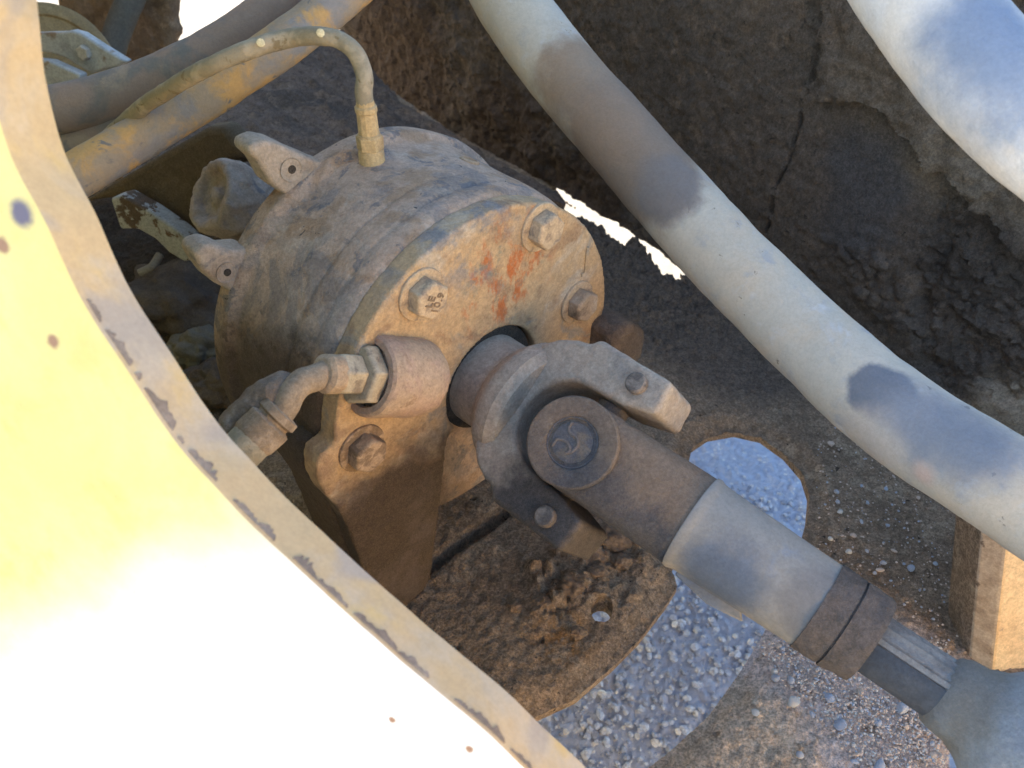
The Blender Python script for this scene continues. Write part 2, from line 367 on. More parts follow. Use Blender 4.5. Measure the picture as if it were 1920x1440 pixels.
# ------------------------------------------------------------------ machine frame: soil-covered floor plate, side wall, rib
ZF = .47
def fl(u, v, z=ZF): q = onplane(u, v, np.array([0, 0, z]), UP); return (q[0], q[1])
HOLE = [fl(*p) for p in [(1300, 828), (1330, 808), (1380, 799), (1430, 810), (1475, 842), (1508, 880), (1521, 920), (1517, 965), (1505, 1010), (1480, 1090), (1434, 1180), (1385, 1260), (1330, 1335), (1262, 1396), (1215, 1432), (1150, 1500), (900, 1480), (960, 1352),
        (1010, 1332), (1080, 1300), (1150, 1240), (1200, 1190), (1250, 1125), (1272, 1090), (1262, 1060), (1290, 960), (1290, 870)]]
GAP = [fl(*p) for p in [(1040, 355), (1060, 363), (1190, 440), (1278, 500), (1290, 528), (1250, 508), (1226, 488), (1212, 466), (1206, 446), (1188, 441), (1172, 454), (1146, 440), (1110, 412), (1085, 400), (1060, 380), (1045, 368)]]
SMALL = [fl(*p) for p in arc(1128, 1146, 21, 0, 359, 14)]
OUT = [fl(*p) for p in [(560, 1560), (1778, 1560), (1780, 1385), (2000, 1450), (2150, 1000), (2150, 700), (1700, 688), (1270, 497), (1045, 352), (1010, 180), (640, 150), (700, 420), (700, 560), (560, 470), (330, 340), (120, 290), (0, 380), (0, 900)]]
clodc = np.array([fl(*p) for p in [(1040, 1075), (1090, 1040), (1130, 1060), (1165, 1010), (1080, 1100), (1020, 1130), (1130, 1100), (1190, 1040)]])
smear = np.array([fl(*p) for p in [(990, 1260), (1040, 1200), (1100, 1165)]])
crumb = np.array([fl(*p) for p in [(1120, 470), (1230, 560)]])
def floorh(G, W):
    tr, _ = segdist(G, np.array([fl(800, 1062), fl(880, 1005), fl(975, 935)])); gapd, _ = segdist(G, np.array(GAP), True)  # tr: groove carved to stand in for a shadow band on the floor
    d = np.min(np.linalg.norm(G[:, None] - clodc[None], axis=2), 1); m = sstep(.058, .01, d + fbm(W, 25, 2, 3) * .02)
    f1, f2, iv = worley(W, 48, 3); g1, g2, i2 = worley(W, 110, 31)
    h = fbm(W, 9, 4, 1) * .007 + fbm(W, 55, 3, 7) * .002 + m * (.008 + np.minimum(f2 - f1, .4) * .045 * iv + np.minimum(g2 - g1, .35) * .018 * i2 + fbm(W, 40, 3, 5) * .012)
    h += np.minimum(g2 - g1, .3) * .006 * (i2 > .6) - .010 * sstep(.05, .0, f1 - .10) * (iv < .09) + fbm(W, 140, 2, 77) * .0022
    dc, _ = segdist(G, crumb); mc = sstep(.22, .08, dc); h += mc * (np.abs(fbm(W, 14, 4, 9)) * .045 + np.minimum(f2 - f1, .4) * .03 * iv + np.minimum(g2 - g1, .3) * .012)
    h *= .8; h += fbm(W, 200, 2, 78) * .0016; h -= .020 * sstep(.012, .005, tr + fbm(W, 40, 2, 66) * .003); ho, _ = segdist(G, np.array(HOLE), True); h -= .012 * sstep(.03, 0, ho)
    far = sstep(.1, .5, G[:, 0]) ; h += far * (np.minimum(g2 - g1, .3) * .006 * i2)
    h -= .02 * sstep(.05, 0, gapd); lf = sstep(-.1, -.3, G[:, 0]); h += lf * (fbm(W, 7, 4, 19) * .05)
    return h
def floor_extra(s, c):
    rp = onplane(1060, 1190, np.array([0, 0, ZF]), UP)
    c = s.mix(s.math('MULTIPLY', s.near(rp, .012, .05, .05, 40), s.rng(s.noise(70, 5, .6, 3), .42, .58)), c, (.28, .155, .065))
    for (u, v, r) in ((400, 600, .36), (300, 480, .4)): c = s.mix(s.near(onplane(u, v, np.array([0, 0, ZF]), UP), r * .6, r, .08, 20), c, (.045, .036, .03))  # far-left floor blackened: deep shadow painted into the soil colour
    for (u, v, r) in ((1150, 480, .24), (1400, 640, .2), (1250, 560, .22)):
        c = s.mix(s.near(onplane(u, v, np.array([0, 0, ZF]), UP), r * .5, r, .08, 20), c, (.135, .105, .082))
    pk = onplane(1600, 1390, np.array([0, 0, ZF]), UP); c = s.mix(s.math('MULTIPLY', s.near(pk, .12, .20, .06, 25), s.rng(s.noise(60, 5, .65, 6), .25, .5)), c, (.72, .59, .52)); pb_ = onplane(1320, 1420, np.array([0, 0, ZF]), UP); c = s.mix(s.near(pb_, .08, .14, .04, 25), c, (.60, .46, .33))  # pinkish grit and tan soil, brightened in colour to replace missing light
    for (u, v, r) in ((1405, 1033, .007), (1844, 1026, .007)): c = s.mix(s.near(onplane(u, v, np.array([0, 0, ZF]), UP), r, r * 1.3, .012, 120), c, (.7, .38, .05))
    return c
M_floor = mat('brown_soil_on_steel', (.29, .21, .14), [((.235, .168, .112), 9, .45, .62), ((.35, .265, .18), 24, .54, .66), ((.06, .045, .035), 85, .655, .69)], [(45, .01, .4), (160, .005, .7), (600, .0018, .8)], .97, .1, floor_extra, speck=.8)
frame_root = thing('machine_frame', P(1500, 1000, .95), 'soil-caked steel frame with a large rounded hole in its floor and a dark side wall', 'machine frame')
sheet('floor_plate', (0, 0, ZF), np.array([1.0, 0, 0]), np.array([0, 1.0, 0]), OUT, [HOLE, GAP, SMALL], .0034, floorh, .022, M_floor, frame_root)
# side wall
wa = np.array([*fl(1055, 358), ZF]); wb = np.array([*fl(1900, 812), ZF]); we = unit(wb - wa); wn = unit(np.cross(we, UP))
if np.dot(wn, CAM - wa) < 0: wn = -wn
wu = np.cross(wn, we); sgn = 1 if wu[2] > 0 else -1
e1w = we * sgn; e2w = UP                                  # e1 x e2 points at the camera
def wl(u, v): q = onplane(u, v, wa, wn) - wa; return np.array([np.dot(q, e1w), np.dot(q, e2w)])
wpoly = [wl(*p) for p in [(560, -60), (700, -260), (2300, -260), (2300, 1050), (1950, 838), (1700, 690), (1400, 552), (1270, 497), (1190, 438), (1060, 360), (900, 280), (700, 150)]]
crack = np.array([wl(*p) for p in [(1560, -30), (1546, 45), (1530, 95), (1518, 160), (1500, 215), (1488, 270), (1470, 320), (1450, 355), (1446, 395), (1433, 440)]])
smooth_p = np.array([wl(*p) for p in [(1585, 200), (1660, 205), (1740, 300), (1750, 340), (1700, 420), (1600, 440), (1500, 420), (1560, 250)]])
step_p = np.array([wl(*p) for p in [(1560, -300), (1548, 180), (1600, 190), (1660, 200), (1690, 240), (1735, 290), (1738, 325), (1775, 322), (1800, 355), (1860, 410), (1925, 480), (2200, 600), (2200, -300)]])
rough_p = np.array([wl(*p) for p in [(1775, 330), (1735, 410), (1715, 480), (1700, 520), (1720, 690), (2200, 900), (2200, 620), (1920, 480)]])
low_p = np.array([wl(*p) for p in [(1550, 450), (1620, 430), (1700, 490), (1710, 640), (1600, 560)]])
left_p = np.array([wl(*p) for p in [(560, -60), (900, -60), (960, 140), (1100, 260), (1280, 500), (1060, 360), (700, 150)]])
def inside_soft(G, poly, wdt, W, amp, fr, sd=0):
    d, _ = segdist(G, poly, True); s = np.where(inpoly(G, poly), -d, d) + fbm(W, fr, 3, sd) * amp; return sstep(wdt, -wdt, s)
def wallh(G, W):
    f1, f2, iv = worley(W, 40, 13); g1, g2, i2 = worley(W, 95, 17)
    sm = inside_soft(G, smooth_p, .02, W, .01, 30, 1); st = inside_soft(G, step_p, .004, W, .012, 40, 2); rg = inside_soft(G, rough_p, .015, W, .02, 25, 3); lo = inside_soft(G, low_p, .02, W, .02, 25, 4); lp = inside_soft(G, left_p, .03, W, .02, 20, 5)
    h = fbm(W, 12, 4, 3) * .006 + (1 - sm) * fbm(W, 60, 4, 4) * .0045 + st * .022 + st * fbm(W, 34, 3, 6) * .010
    h += rg * (np.minimum(f2 - f1, .4) * .011 * (.3 + iv) + np.abs(fbm(W, 45, 4, 51)) * .014 + np.minimum(g2 - g1, .4) * .014 * i2 + fbm(W, 22, 5, 8, .6) * .018 - .014) + lo * (.004 + np.minimum(f2 - f1, .35) * .018) + lp * (np.minimum(g2 - g1, .4) * .014 * i2 + fbm(W, 18, 4, 2) * .02) + fbm(W, 120, 2, 9) * .0024 * (1 - .6 * sm)
    dc, _ = segdist(G, crack); dc = np.abs(dc + fbm(W, 60, 2, 12) * .004)
    h -= .009 * sstep(.0030, .0008, dc)
    return h
def wall_extra(s, c):
    # a brushed-clean slate patch and the browner crust beside it
    def at(u, v): return onplane(u, v, wa, wn)
    c = s.mix(s.near(at(1640, 310), .05, .095, .05, 25), c, (.058, .058, .062)); c = s.mix(s.near(at(1600, 420), .03, .08, .05, 25), c, (.058, .056, .058))
    c = s.mix(s.near(at(1800, 300), .05, .10, .04, 30), c, (.125, .105, .082)); c = s.mix(s.near(at(1680, 140), .05, .11, .04, 30), c, (.10, .083, .066)); c = s.mix(s.near(at(1900, 430), .03, .08, .04, 30), c, (.125, .105, .082))
    c = s.mix(s.near(at(1900, 790), .03, .09, .04, 30), c, (.3, .25, .19)); c = s.mix(s.near(at(1830, 480), .05, .11, .06, 25), c, (.05, .044, .04))
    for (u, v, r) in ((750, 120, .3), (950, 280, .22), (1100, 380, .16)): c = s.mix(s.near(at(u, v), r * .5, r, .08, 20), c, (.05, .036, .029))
    return c
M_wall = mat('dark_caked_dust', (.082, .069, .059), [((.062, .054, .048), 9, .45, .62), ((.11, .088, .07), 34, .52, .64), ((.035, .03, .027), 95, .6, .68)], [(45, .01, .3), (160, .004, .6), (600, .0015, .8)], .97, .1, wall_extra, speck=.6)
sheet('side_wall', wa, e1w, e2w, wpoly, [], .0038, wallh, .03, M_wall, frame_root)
# upright rib at the right with its bare yellow face
def fz(u, v): return np.array([*fl(u, v), 0])
rb = [(1778, 1150), (1818, 1235), (1862, 1262), (2100, 1225), (2100, 1120), (1850, 1110)]
M_rib = mat('scuffed_tan_rib', (.42, .34, .26), [((.3, .23, .17), 16, .5, .64), ((.16, .12, .09), 45, .63, .68)], [(200, .002, .4)])
M_ribface = mat('faded_peach_yellow_paint', (.66, .46, .25), [((.58, .38, .2), 12, .5, .66), ((.3, .22, .15), 60, .66, .7)], [(300, .001, .3)], .6, .4)
rbp = [fl(*p) for p in rb]
rbv = P(1840, 1010, .79) - np.array([*rbp[1], ZF])
o = prism('rib', (0, 0, ZF - .004), np.array([1.0, 0, 0]), np.array([0, 1.0, 0]), rbv, rbp, 0, 1.32, M_rib, frame_root, .003, 2)
o.data.materials.append(M_ribface); o.data.materials.append(M_floor)
for i_ in range(6): o.data.polygons[2 + i_].material_index = {0: 2, 1: 0, 2: 1}.get(i_, 2)
# ledge of dry soil behind the brake
lp0, lp1, lp2 = P(420, 230, 1.45), P(1060, 372, 1.60), P(620, 60, 1.78); ln = unit(np.cross(lp1 - lp0, lp2 - lp0)); ln = ln if np.dot(ln, CAM - lp0) > 0 else -ln
le1 = unit(lp1 - lp0); le2 = np.cross(ln, le1)
def ll(u, v): q = onplane(u, v, lp0, ln) - lp0; return (np.dot(q, le1), np.dot(q, le2))
lpoly = [ll(*p) for p in [(200, 300), (360, 190), (520, 100), (640, 60), (760, 200), (900, 285), (980, 322), (1056, 366), (1062, 384), (1000, 370), (800, 420), (420, 420), (330, 420)]]
def ledgeh(G, W):
    f1, f2, iv = worley(W, 35, 41); return fbm(W, 8, 4, 41) * .02 + fbm(W, 40, 4, 42) * .009 + np.maximum(0, .45 - f1) * .03 * (iv > .6)
M_ledge = dirt_mat('grey_brown_dry_soil', (.16, .118, .092), (.10, .08, .068), (.2, .15, .115))
sheet('soil_ledge', lp0, le1, le2, lpoly, [], .006, ledgeh, .03, M_ledge, frame_root)

# ------------------------------------------------------------------ foreground yellow plate
yw, tl = math.radians(18), math.radians(20); pn = np.array([-math.sin(yw) * math.cos(tl), -math.cos(yw) * math.cos(tl), math.sin(tl)])
pp0 = P(330, 830, .42); pe1 = unit(np.cross(UP, pn)); pe2 = np.cross(pn, pe1)
def pl_(u, v): q = onplane(u, v, pp0, pn) - pp0; return np.array([np.dot(q, pe1), np.dot(q, pe2)])
ed = [pl_(*p) for p in [(-40, 20), (-22, 150), (18, 290), (85, 420), (150, 560), (230, 680), (330, 830), (430, 940), (540, 1050), (656, 1158), (790, 1272), (895, 1360), (990, 1448), (1100, 1552)]]
eds = spline(np.array(ed), 120); jit = fbm(np.c_[eds, np.zeros(len(eds))], 25, 3, 3) * .0012; tn = np.gradient(eds, axis=0); tn /= np.linalg.norm(tn, axis=1, keepdims=True)
eds = eds + np.stack([-tn[:, 1], tn[:, 0]], 1) * jit[:, None]
ppoly = [(eds[0][0] - .01, eds[0][1] + 1.0)] + [tuple(e) for e in eds] + [(eds[-1][0] + .1, eds[-1][1] - .15), (eds[-1][0] + .1, -.9), (-1.9, -.9), (-1.9, eds[0][1] + 1.0)]
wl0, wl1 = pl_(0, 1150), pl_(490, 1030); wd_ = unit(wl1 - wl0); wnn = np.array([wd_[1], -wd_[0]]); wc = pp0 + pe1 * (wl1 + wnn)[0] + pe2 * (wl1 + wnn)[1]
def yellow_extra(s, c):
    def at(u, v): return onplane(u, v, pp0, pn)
    c = s.mix(s.near(wc, .965, 1.05, .05, 18), c, (.80, .765, .70)); c = s.mix(s.rng(s.noise(700, 3, .6, 3), .66, .72, 0, .5), c, (.5, .36, .16))  # lower plate whitened: blown-out sunlight put into the paint colour
    for (u, v, r) in ((40, 400, .0065), (5, 460, .004), (100, 640, .0035), (2, 165, .006), (735, 1350, .0016), (880, 1405, .002), (30, 60, .01)): c = s.mix(s.near(at(u, v), r * .6, r * 1.5, .004, 200), c, (.30, .17, .10) if r < .006 else (.12, .11, .16))
    return c
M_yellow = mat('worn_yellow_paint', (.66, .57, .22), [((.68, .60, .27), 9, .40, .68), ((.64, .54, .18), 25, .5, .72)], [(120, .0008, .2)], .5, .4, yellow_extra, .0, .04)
def edge_extra(s, c):
    return s.mix(s.rng(s.noise(13, 4, .5, 21, .8), .54, .66), c, (.39, .325, .26))
M_edge = mat('scraped_plate_edge', (.50, .365, .205), [((.48, .40, .30), 11, .45, .65), ((.56, .40, .18), 17, .52, .68)], [(120, .0008, .2)], .7, .3, edge_extra, .04, .12)
M_chip = mat('paint_chipped_to_primer', (.20, .155, .125), [((.27, .215, .175), 30, .45, .6)], [(200, .001, .3)])
yp = thing('frame_plate', onplane(330, 830, pp0, pn), 'thick yellow steel plate with chipped curved edge, sunlit in the near left corner', 'steel plate')
n = len(ppoly); TK = .037; CHF = .0035
q2 = np.array(ppoly); tn2 = np.roll(q2, -1, 0) - np.roll(q2, 1, 0); tn2 /= np.linalg.norm(tn2, axis=1, keepdims=True); inn = np.stack([tn2[:, 1], -tn2[:, 0]], 1)
if not inpoly((q2 + inn * .002)[40:41], q2)[0]: inn = -inn
def P3(g, z): return pp0 + pe1 * g[0] + pe2 * g[1] + pn * z
rings = [(q2 + inn * CHF, 0), (q2 + inn * CHF * .25, -CHF * .35), (q2, -CHF), (q2, -TK + CHF), (q2 + inn * CHF, -TK)]
V = np.vstack([[P3(g, z) for g in qq] for qq, z in rings]); F = []
for k in range(4):
    for i in range(n): j = (i + 1) % n; F.append((k * n + i, k * n + j, (k + 1) * n + j, (k + 1) * n + i))
F.append(tuple(range(n - 1, -1, -1))); F.append(tuple(range(4 * n, 5 * n)))
bm = bmesh.new(); vs = [bm.verts.new(tuple(v)) for v in V]
for f in F: bm.faces.new([vs[i] for i in f])
bmesh.ops.recalc_face_normals(bm, faces=bm.faces); me = bpy.data.meshes.new('plate'); bm.to_mesh(me); bm.free()
for m in (M_yellow, M_edge, M_chip): me.materials.append(m)
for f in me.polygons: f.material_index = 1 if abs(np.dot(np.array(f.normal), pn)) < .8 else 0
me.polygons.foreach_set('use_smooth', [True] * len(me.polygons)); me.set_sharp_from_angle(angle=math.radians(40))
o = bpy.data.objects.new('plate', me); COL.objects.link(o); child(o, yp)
# flaked strips of bare primer along the near corner of the edge
Lp = np.r_[0, np.cumsum(np.linalg.norm(np.diff(eds, axis=0), axis=1))]
def strip(v0, v1, wdt, seed):
    i0, i1 = [int(np.argmin(np.linalg.norm(eds - pl_(*p), axis=1))) for p in (v0, v1)]; m = 26; ii = np.linspace(i0, i1, m); Vv = []; 
    for k, t in enumerate(ii):
        g = np.array([np.interp(t, np.arange(120), eds[:, 0]), np.interp(t, np.arange(120), eds[:, 1])]); tg = np.array([np.interp(t, np.arange(120), tn[:, 0]), np.interp(t, np.arange(120), tn[:, 1])]); nn = np.array([-tg[1], tg[0]])
        if inpoly((g + nn * .003)[None], q2)[0]: nn = -nn
        e = math.sin(math.pi * k / (m - 1)) ** .4; wv = wdt * .85 * e * (.75 + .5 * vnoise(np.array([[k * .45, seed * 3.3, 0]]), seed)[0]) + 1e-4
        for zz in (-CHF * .9, -CHF * .9 - wv): Vv += [P3(g + nn * .0006, zz)]
        Vv += [P3(g - nn * .001, -CHF * .9 - wv), P3(g - nn * .001, -CHF * .9)]
    Ff = []
    for k in range(m - 1):
        for a in range(4): b = (a + 1) % 4; Ff.append((k * 4 + a, k * 4 + b, k * 4 + 4 + b, k * 4 + 4 + a))
    Ff += [(0, 1, 2, 3), (4 * m - 1, 4 * m - 2, 4 * m - 3, 4 * m - 4)]
    mesh_obj('chipped_patch', Vv, Ff, M_chip, yp, 60)
for k, (a, b, wd) in enumerate([((150, 560), (182, 612), .004), ((190, 625), (232, 690), .008), ((240, 700), (258, 722), .004), ((262, 730), (318, 815), .0085), ((322, 822), (336, 840), .003), ((345, 852), (402, 915), .007), ((425, 938), (470, 985), .0045), ((474, 990), (502, 1015), .0065), ((540, 1050), (585, 1095), .0085), ((588, 1097), (648, 1150), .0055), ((655, 1157), (735, 1225), .0075), ((742, 1230), (800, 1280), .005), ((850, 1322), (868, 1338), .0035), ((875, 1344), (935, 1400), .0075), ((955, 1418), (1000, 1458), .004)]): strip(a, b, wd, k + 2)

# ------------------------------------------------------------------ brake housing
brake = thing('brake_housing', BL(0, -.25, -.05), 'dusty round brake housing with flaking slate paint, rust streaks and four cover bolts', 'brake housing')
cx0, cz0 = .010, .005
def drum_noise(o, st=.004): return rough(o, .05, 3, st)
prof = dense([(-.19, .10), (-.19, .192), (-.186, .197), (-.166, .199), (-.160, .1975), (-.156, .192), (-.146, .1905), (-.09, .1885), (-.074, .1875), (-.072, .1862), (-.069, .1875), (-.048, .1868), (-.045, .1852), (-.042, .1862), (-.034, .1855), (-.026, .1838), (-.022, .180), (-.020, .176), (-.020, .06)], .004)
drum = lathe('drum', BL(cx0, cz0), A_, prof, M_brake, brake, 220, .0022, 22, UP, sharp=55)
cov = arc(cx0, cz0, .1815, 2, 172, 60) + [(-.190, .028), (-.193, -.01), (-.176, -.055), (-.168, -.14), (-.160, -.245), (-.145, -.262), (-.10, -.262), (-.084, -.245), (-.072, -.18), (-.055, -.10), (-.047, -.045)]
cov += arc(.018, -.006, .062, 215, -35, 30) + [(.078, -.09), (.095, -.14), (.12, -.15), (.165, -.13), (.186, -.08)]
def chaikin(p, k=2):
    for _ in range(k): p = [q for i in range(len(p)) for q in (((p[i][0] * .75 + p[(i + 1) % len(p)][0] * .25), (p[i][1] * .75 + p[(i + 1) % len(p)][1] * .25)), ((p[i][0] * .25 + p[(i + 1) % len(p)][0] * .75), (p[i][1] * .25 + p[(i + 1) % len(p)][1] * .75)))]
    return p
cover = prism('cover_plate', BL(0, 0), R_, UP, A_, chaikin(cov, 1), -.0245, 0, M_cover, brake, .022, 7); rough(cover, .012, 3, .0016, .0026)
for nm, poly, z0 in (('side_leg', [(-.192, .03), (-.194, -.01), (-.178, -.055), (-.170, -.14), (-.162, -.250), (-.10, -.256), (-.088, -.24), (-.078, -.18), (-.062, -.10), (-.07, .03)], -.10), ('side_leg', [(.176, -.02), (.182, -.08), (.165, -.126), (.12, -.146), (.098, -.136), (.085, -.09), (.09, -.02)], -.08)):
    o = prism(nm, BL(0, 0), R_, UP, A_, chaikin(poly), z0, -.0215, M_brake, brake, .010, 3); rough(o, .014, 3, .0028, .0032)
o = prism('side_foot', BL(.190, -.035, -.035), R_, UP, A_, [(-.02, -.05), (.02, -.055), (.045, -.04), (.045, .0), (.02, .025), (-.02, .03)], -.06, .07, mat('soil_caked_foot', (.10, .072, .055), [((.14, .1, .073), 30, .5, .64)], [(60, .006, .5), (260, .002, .5)]), brake, .012, 3)
lathe('shaft_seal', BL(.016, -.004, -.012), A_, [(-.01, .02), (-.01, .060), (.006, .060), (.006, .020)], M_dark, brake, 48)
# bosses, ears
bx = unit(-R_ * .85 + UP * .52 - A_ * .02); b0 = BL(*face(757, 706, .006), .006)
lathe('port_boss', b0, bx, dense([(-.03, .028), (-.022, .034), (-.008, .0365), (.036, .0370), (.041, .0360), (.043, .0335), (.043, .028), (.0405, .0275), (.0405, .005)], .005), M_boss, brake, 56, .0012, 60)
sp = BL(0, 0)
for (u, v, aa, rr, hr) in ((590, 880, -.02, .0, 0),): pass
def ear(pts, aa, hole, hr, socket):
    poly = [face(u, v, aa) for u, v in pts]
    s_ = sum(poly[i][0] * poly[(i + 1) % len(poly)][1] - poly[(i + 1) % len(poly)][0] * poly[i][1] for i in range(len(poly)))
    if s_ < 0: poly = poly[::-1]
    o = prism('mounting_ear', BL(0, 0), R_, UP, A_, poly, aa - .032, aa, M_pale, brake, .010, 4)
    X, Z = face(*hole, aa); c = BL(X, Z, aa)
    rough(o, .012, 2, .0016, .0024); h = lathe('bolt_seat', c, A_, [(-.004, hr), (.0012, hr), (.0004, hr * .9), (.0004, .001)], socket, brake, 28); lathe('bolt_hole_shade_disc', c + R_ * .001, A_, [(-.002, hr * .36), (.0011, hr * .36), (.0011, .0005)], M_dark, brake, 20); return o  # flat dark disc paints the shade inside the hole
ear([(466, 288), (474, 270), (496, 263), (522, 268), (560, 286), (640, 320), (640, 420), (575, 372), (535, 366), (510, 348), (496, 322), (484, 304)], -.165, (545, 318), .011, M_pale)
ear([(364, 478), (380, 462), (402, 458), (430, 470), (470, 468), (520, 520), (450, 560), (424, 543), (398, 528), (378, 505)], -.165, (424, 511), .010, M_pale)
# dents, casting mark
lathe('core_plug', *(lambda k: (BL(cx0 + .186 * math.sin(k), cz0 + .186 * math.cos(k), -.105), R_ * math.sin(k) + UP * math.cos(k)))(.42), [(-.004, .012), (.0035, .0105), (.0045, .008), (.0015, .0068), (.001, .0005)], M_dust, brake, 24, .001, 200)
X, Z = face(1098, 490); prism('casting_mark', BL(X, Z, .0), R_, UP, A_, [(-.006, -.017), (.002, -.018), (.003, .017), (-.001, .017), (-.0015, -.013), (-.006, -.012)], -.001, .0016, M_cover, brake, .0006, 2)
# bolts
def bolt_meshes():
    r = .0185; n = 6
    w_ = lathe('washer', (0, 0, 0), (0, 0, 1), [(-.002, .004), (-.002, .0245), (.002, .0245), (.0028, .0238), (.0028, .004)], M_bolt, None, 48)
    prof = [(.0026, r * .5), (.0026, r), (.0155, r), (.0178, r * .90), (.0180, r * .5), (.0180, .0005)]
    h = lathe('bolt', (0, 0, 0), (0, 0, 1), prof, M_bolt, None, sides=6, sharp=25); bev(h, .0011, 2); return w_, h
WASH, HEAD = bolt_meshes(); first = True
cu = bpy.data.curves.new('lettering', 'FONT'); cu.body = 'LE\n10.9'; cu.size = .0105; cu.align_x = 'CENTER'; cu.align_y = 'CENTER'; cu.extrude = .0005; cu.space_line = .85; cu.space_character = 1.1; cu.offset = .0002
tob = bpy.data.objects.new('lettering_curve', cu); COL.objects.link(tob)
dg = bpy.context.evaluated_depsgraph_get(); tme = bpy.data.meshes.new_from_object(tob.evaluated_get(dg)); bpy.data.objects.remove(tob)
M_letter = mat('stamped_lettering', (.20, .135, .085), [], [(500, .0005, .3)]); tme.materials.clear(); tme.materials.append(M_letter)
def basis(o, z, x, loc, spin=0):
    X, Y, Z = frame(z, x); c, s_ = math.cos(spin), math.sin(spin); X2 = X * c + Y * s_; Y2 = np.cross(Z, X2)
    return Matrix(((X2[0], Y2[0], Z[0], loc[0]), (X2[1], Y2[1], Z[1], loc[1]), (X2[2], Y2[2], Z[2], loc[2]), (0, 0, 0, 1)))
for i, ((u, v), spin, mt) in enumerate([((806, 562), .35, None), ((1028, 434), .2, None), ((1096, 574), .5, None), ((692, 852), .3, M_rustbolt)]):
    X, Z = face(u, v, .012); Mb = basis(None, A_, R_, BL(X, Z, 0), spin)
    b = HEAD if first else HEAD.copy(); ws = WASH if first else WASH.copy()
    if not first: COL.objects.link(b); COL.objects.link(ws)
    first = False
    if mt: b.data = b.data.copy(); b.data.materials[0] = mt; ws.data = ws.data.copy(); ws.data.materials[0] = mt
    if i == 2: b.data = b.data.copy(); b.data.materials[0] = M_dust
    child(b, brake); b.matrix_basis = Mb
    child(ws, b); ws.matrix_basis = Mb
    if mt: b['label'] = 'soil-caked bolt low on the left leg'; 
    if i == 0:
        t = bpy.data.objects.new('lettering', tme); COL.objects.link(t); child(t, b); t.matrix_basis = basis(None, A_, R_, BL(X, Z, .0182), 1.0)

# ------------------------------------------------------------------ hoses
def hose_mat(name, base, layers, extra=None): return mat(name, base, layers, [(90, .002, .3), (350, .0015, .4), (900, .0006, .5)], .9, .2, extra, .04, .12)
# thin hose that screws into the top of the housing
M_thin = hose_mat('olive_dusty_rubber', (.27, .23, .165), [((.36, .305, .225), 40, .5, .62), ((.2, .16, .1), 70, .58, .66)])
tb = BL(-.004, .195, -.14); du = pn * 0
top = thing('brake_hose', tb, 'thin dusty hose with brass-coloured fitting arching out of the top of the brake housing', 'hose')
TD = float(np.dot(tb - CAM, FW))
def at_top(u, v, dd=0): return P(u, v, TD + dd)
tz = unit(UP * 1.0 + R_ * .0)
tpts = [tb + UP * .052, tb + UP * .066, P(683, 140, TD - .05), P(666, 100, TD - .056), P(637, 76, TD - .058), P(596, 67, TD - .056), P(540, 72, TD - .045), P(470, 92, TD - .05), P(400, 122, TD - .05), P(330, 160, TD - .02), P(262, 205, TD + .03), P(200, 262, TD + .075), P(150, 320, TD + .10)]
tube('hose', tpts, .0078, M_thin, top, 28, 220, .0012, 60, 4)
M_fit = mat('dusty_brass_toned_fitting', (.46, .33, .17), [((.36, .25, .13), 50, .5, .62)], [(400, .001, .4)], .7, .35)
lathe('adapter', tb, UP, [(-.012, .0125), (.008, .0125), (.011, .0120), (.012, .011)], M_fit, top, 14, .0008, 120, sharp=25)
o = lathe('hex_nut', tb, UP, [(.0115, .0122), (.0125, .0130), (.024, .0130), (.0252, .0118)], M_fit, top, sides=6, sharp=20); bev(o, .001, 2)
lathe('ferrule', tb, UP, [(.024, .0105), (.026, .0110), (.0265, .0098), (.046, .0093), (.0475, .0103), (.0515, .0103), (.053, .0086), (.057, .0082)], M_fit, top, 12, sharp=25)
for (u, v, dd) in ((489, 80, -.06), (601, 62, -.0665)):
    lathe('clamp_mark', P(u, v, TD + dd), unit(CAM - P(u, v, TD)), [(-.002, .002), (.0012, .0036), (.0018, .0024), (.002, .0005)], mat('pale_scuff', (.62, .55, .36), [], [(300, .001, .3)]), top, 9, .001, 300)
# elbow hose on the side port
be = b0 + bx * .0405
elb = thing('elbow_hose', be, 'dust-covered elbow hose with two hex nuts screwed into the side port of the brake', 'hose')
o = lathe('hex_nut', be, bx, [(-.001, .0255), (.001, .0275), (.011, .0275), (.0145, .0255)], M_zinc, elb, sides=6, sharp=20, x=UP + R_ * .3); bev(o, .0015, 2)
lathe('sealing_ring', be, bx, [(-.004, .02), (-.004, .0300), (-.0005, .0300), (0, .027)], M_dark, elb, 40)
o = lathe('swivel_nut', be, bx, [(.014, .0150), (.0145, .0185), (.034, .0185), (.037, .016)], M_zinc, elb, sides=6, sharp=20, x=UP); bev(o, .0015, 2)
lathe('collar', be, bx, dense([(.034, .012), (.0345, .0165), (.046, .0165), (.049, .0135), (.0495, .012)], .004), M_dust, elb, 36, .0015, 90)
e0 = be + bx * .046; D0 = float(np.dot(e0 - CAM, FW))
ep = [e0, P(592, 708, D0 - .006), P(566, 717, D0 - .014), P(547, 738, D0 - .02), P(534, 764, D0 - .022), P(520, 785, D0 - .022)]
tube('elbow_tube', ep, .0105, mat('dusty_bent_steel_tube', (.28, .21, .145), [((.2, .15, .105), 40, .5, .64)], [(200, .002, .5)]), elb, 28, 60, .0012, 70)
c0 = P(530, 770, D0 - .022); ax = unit(P(440, 856, D0 - .03) - c0)
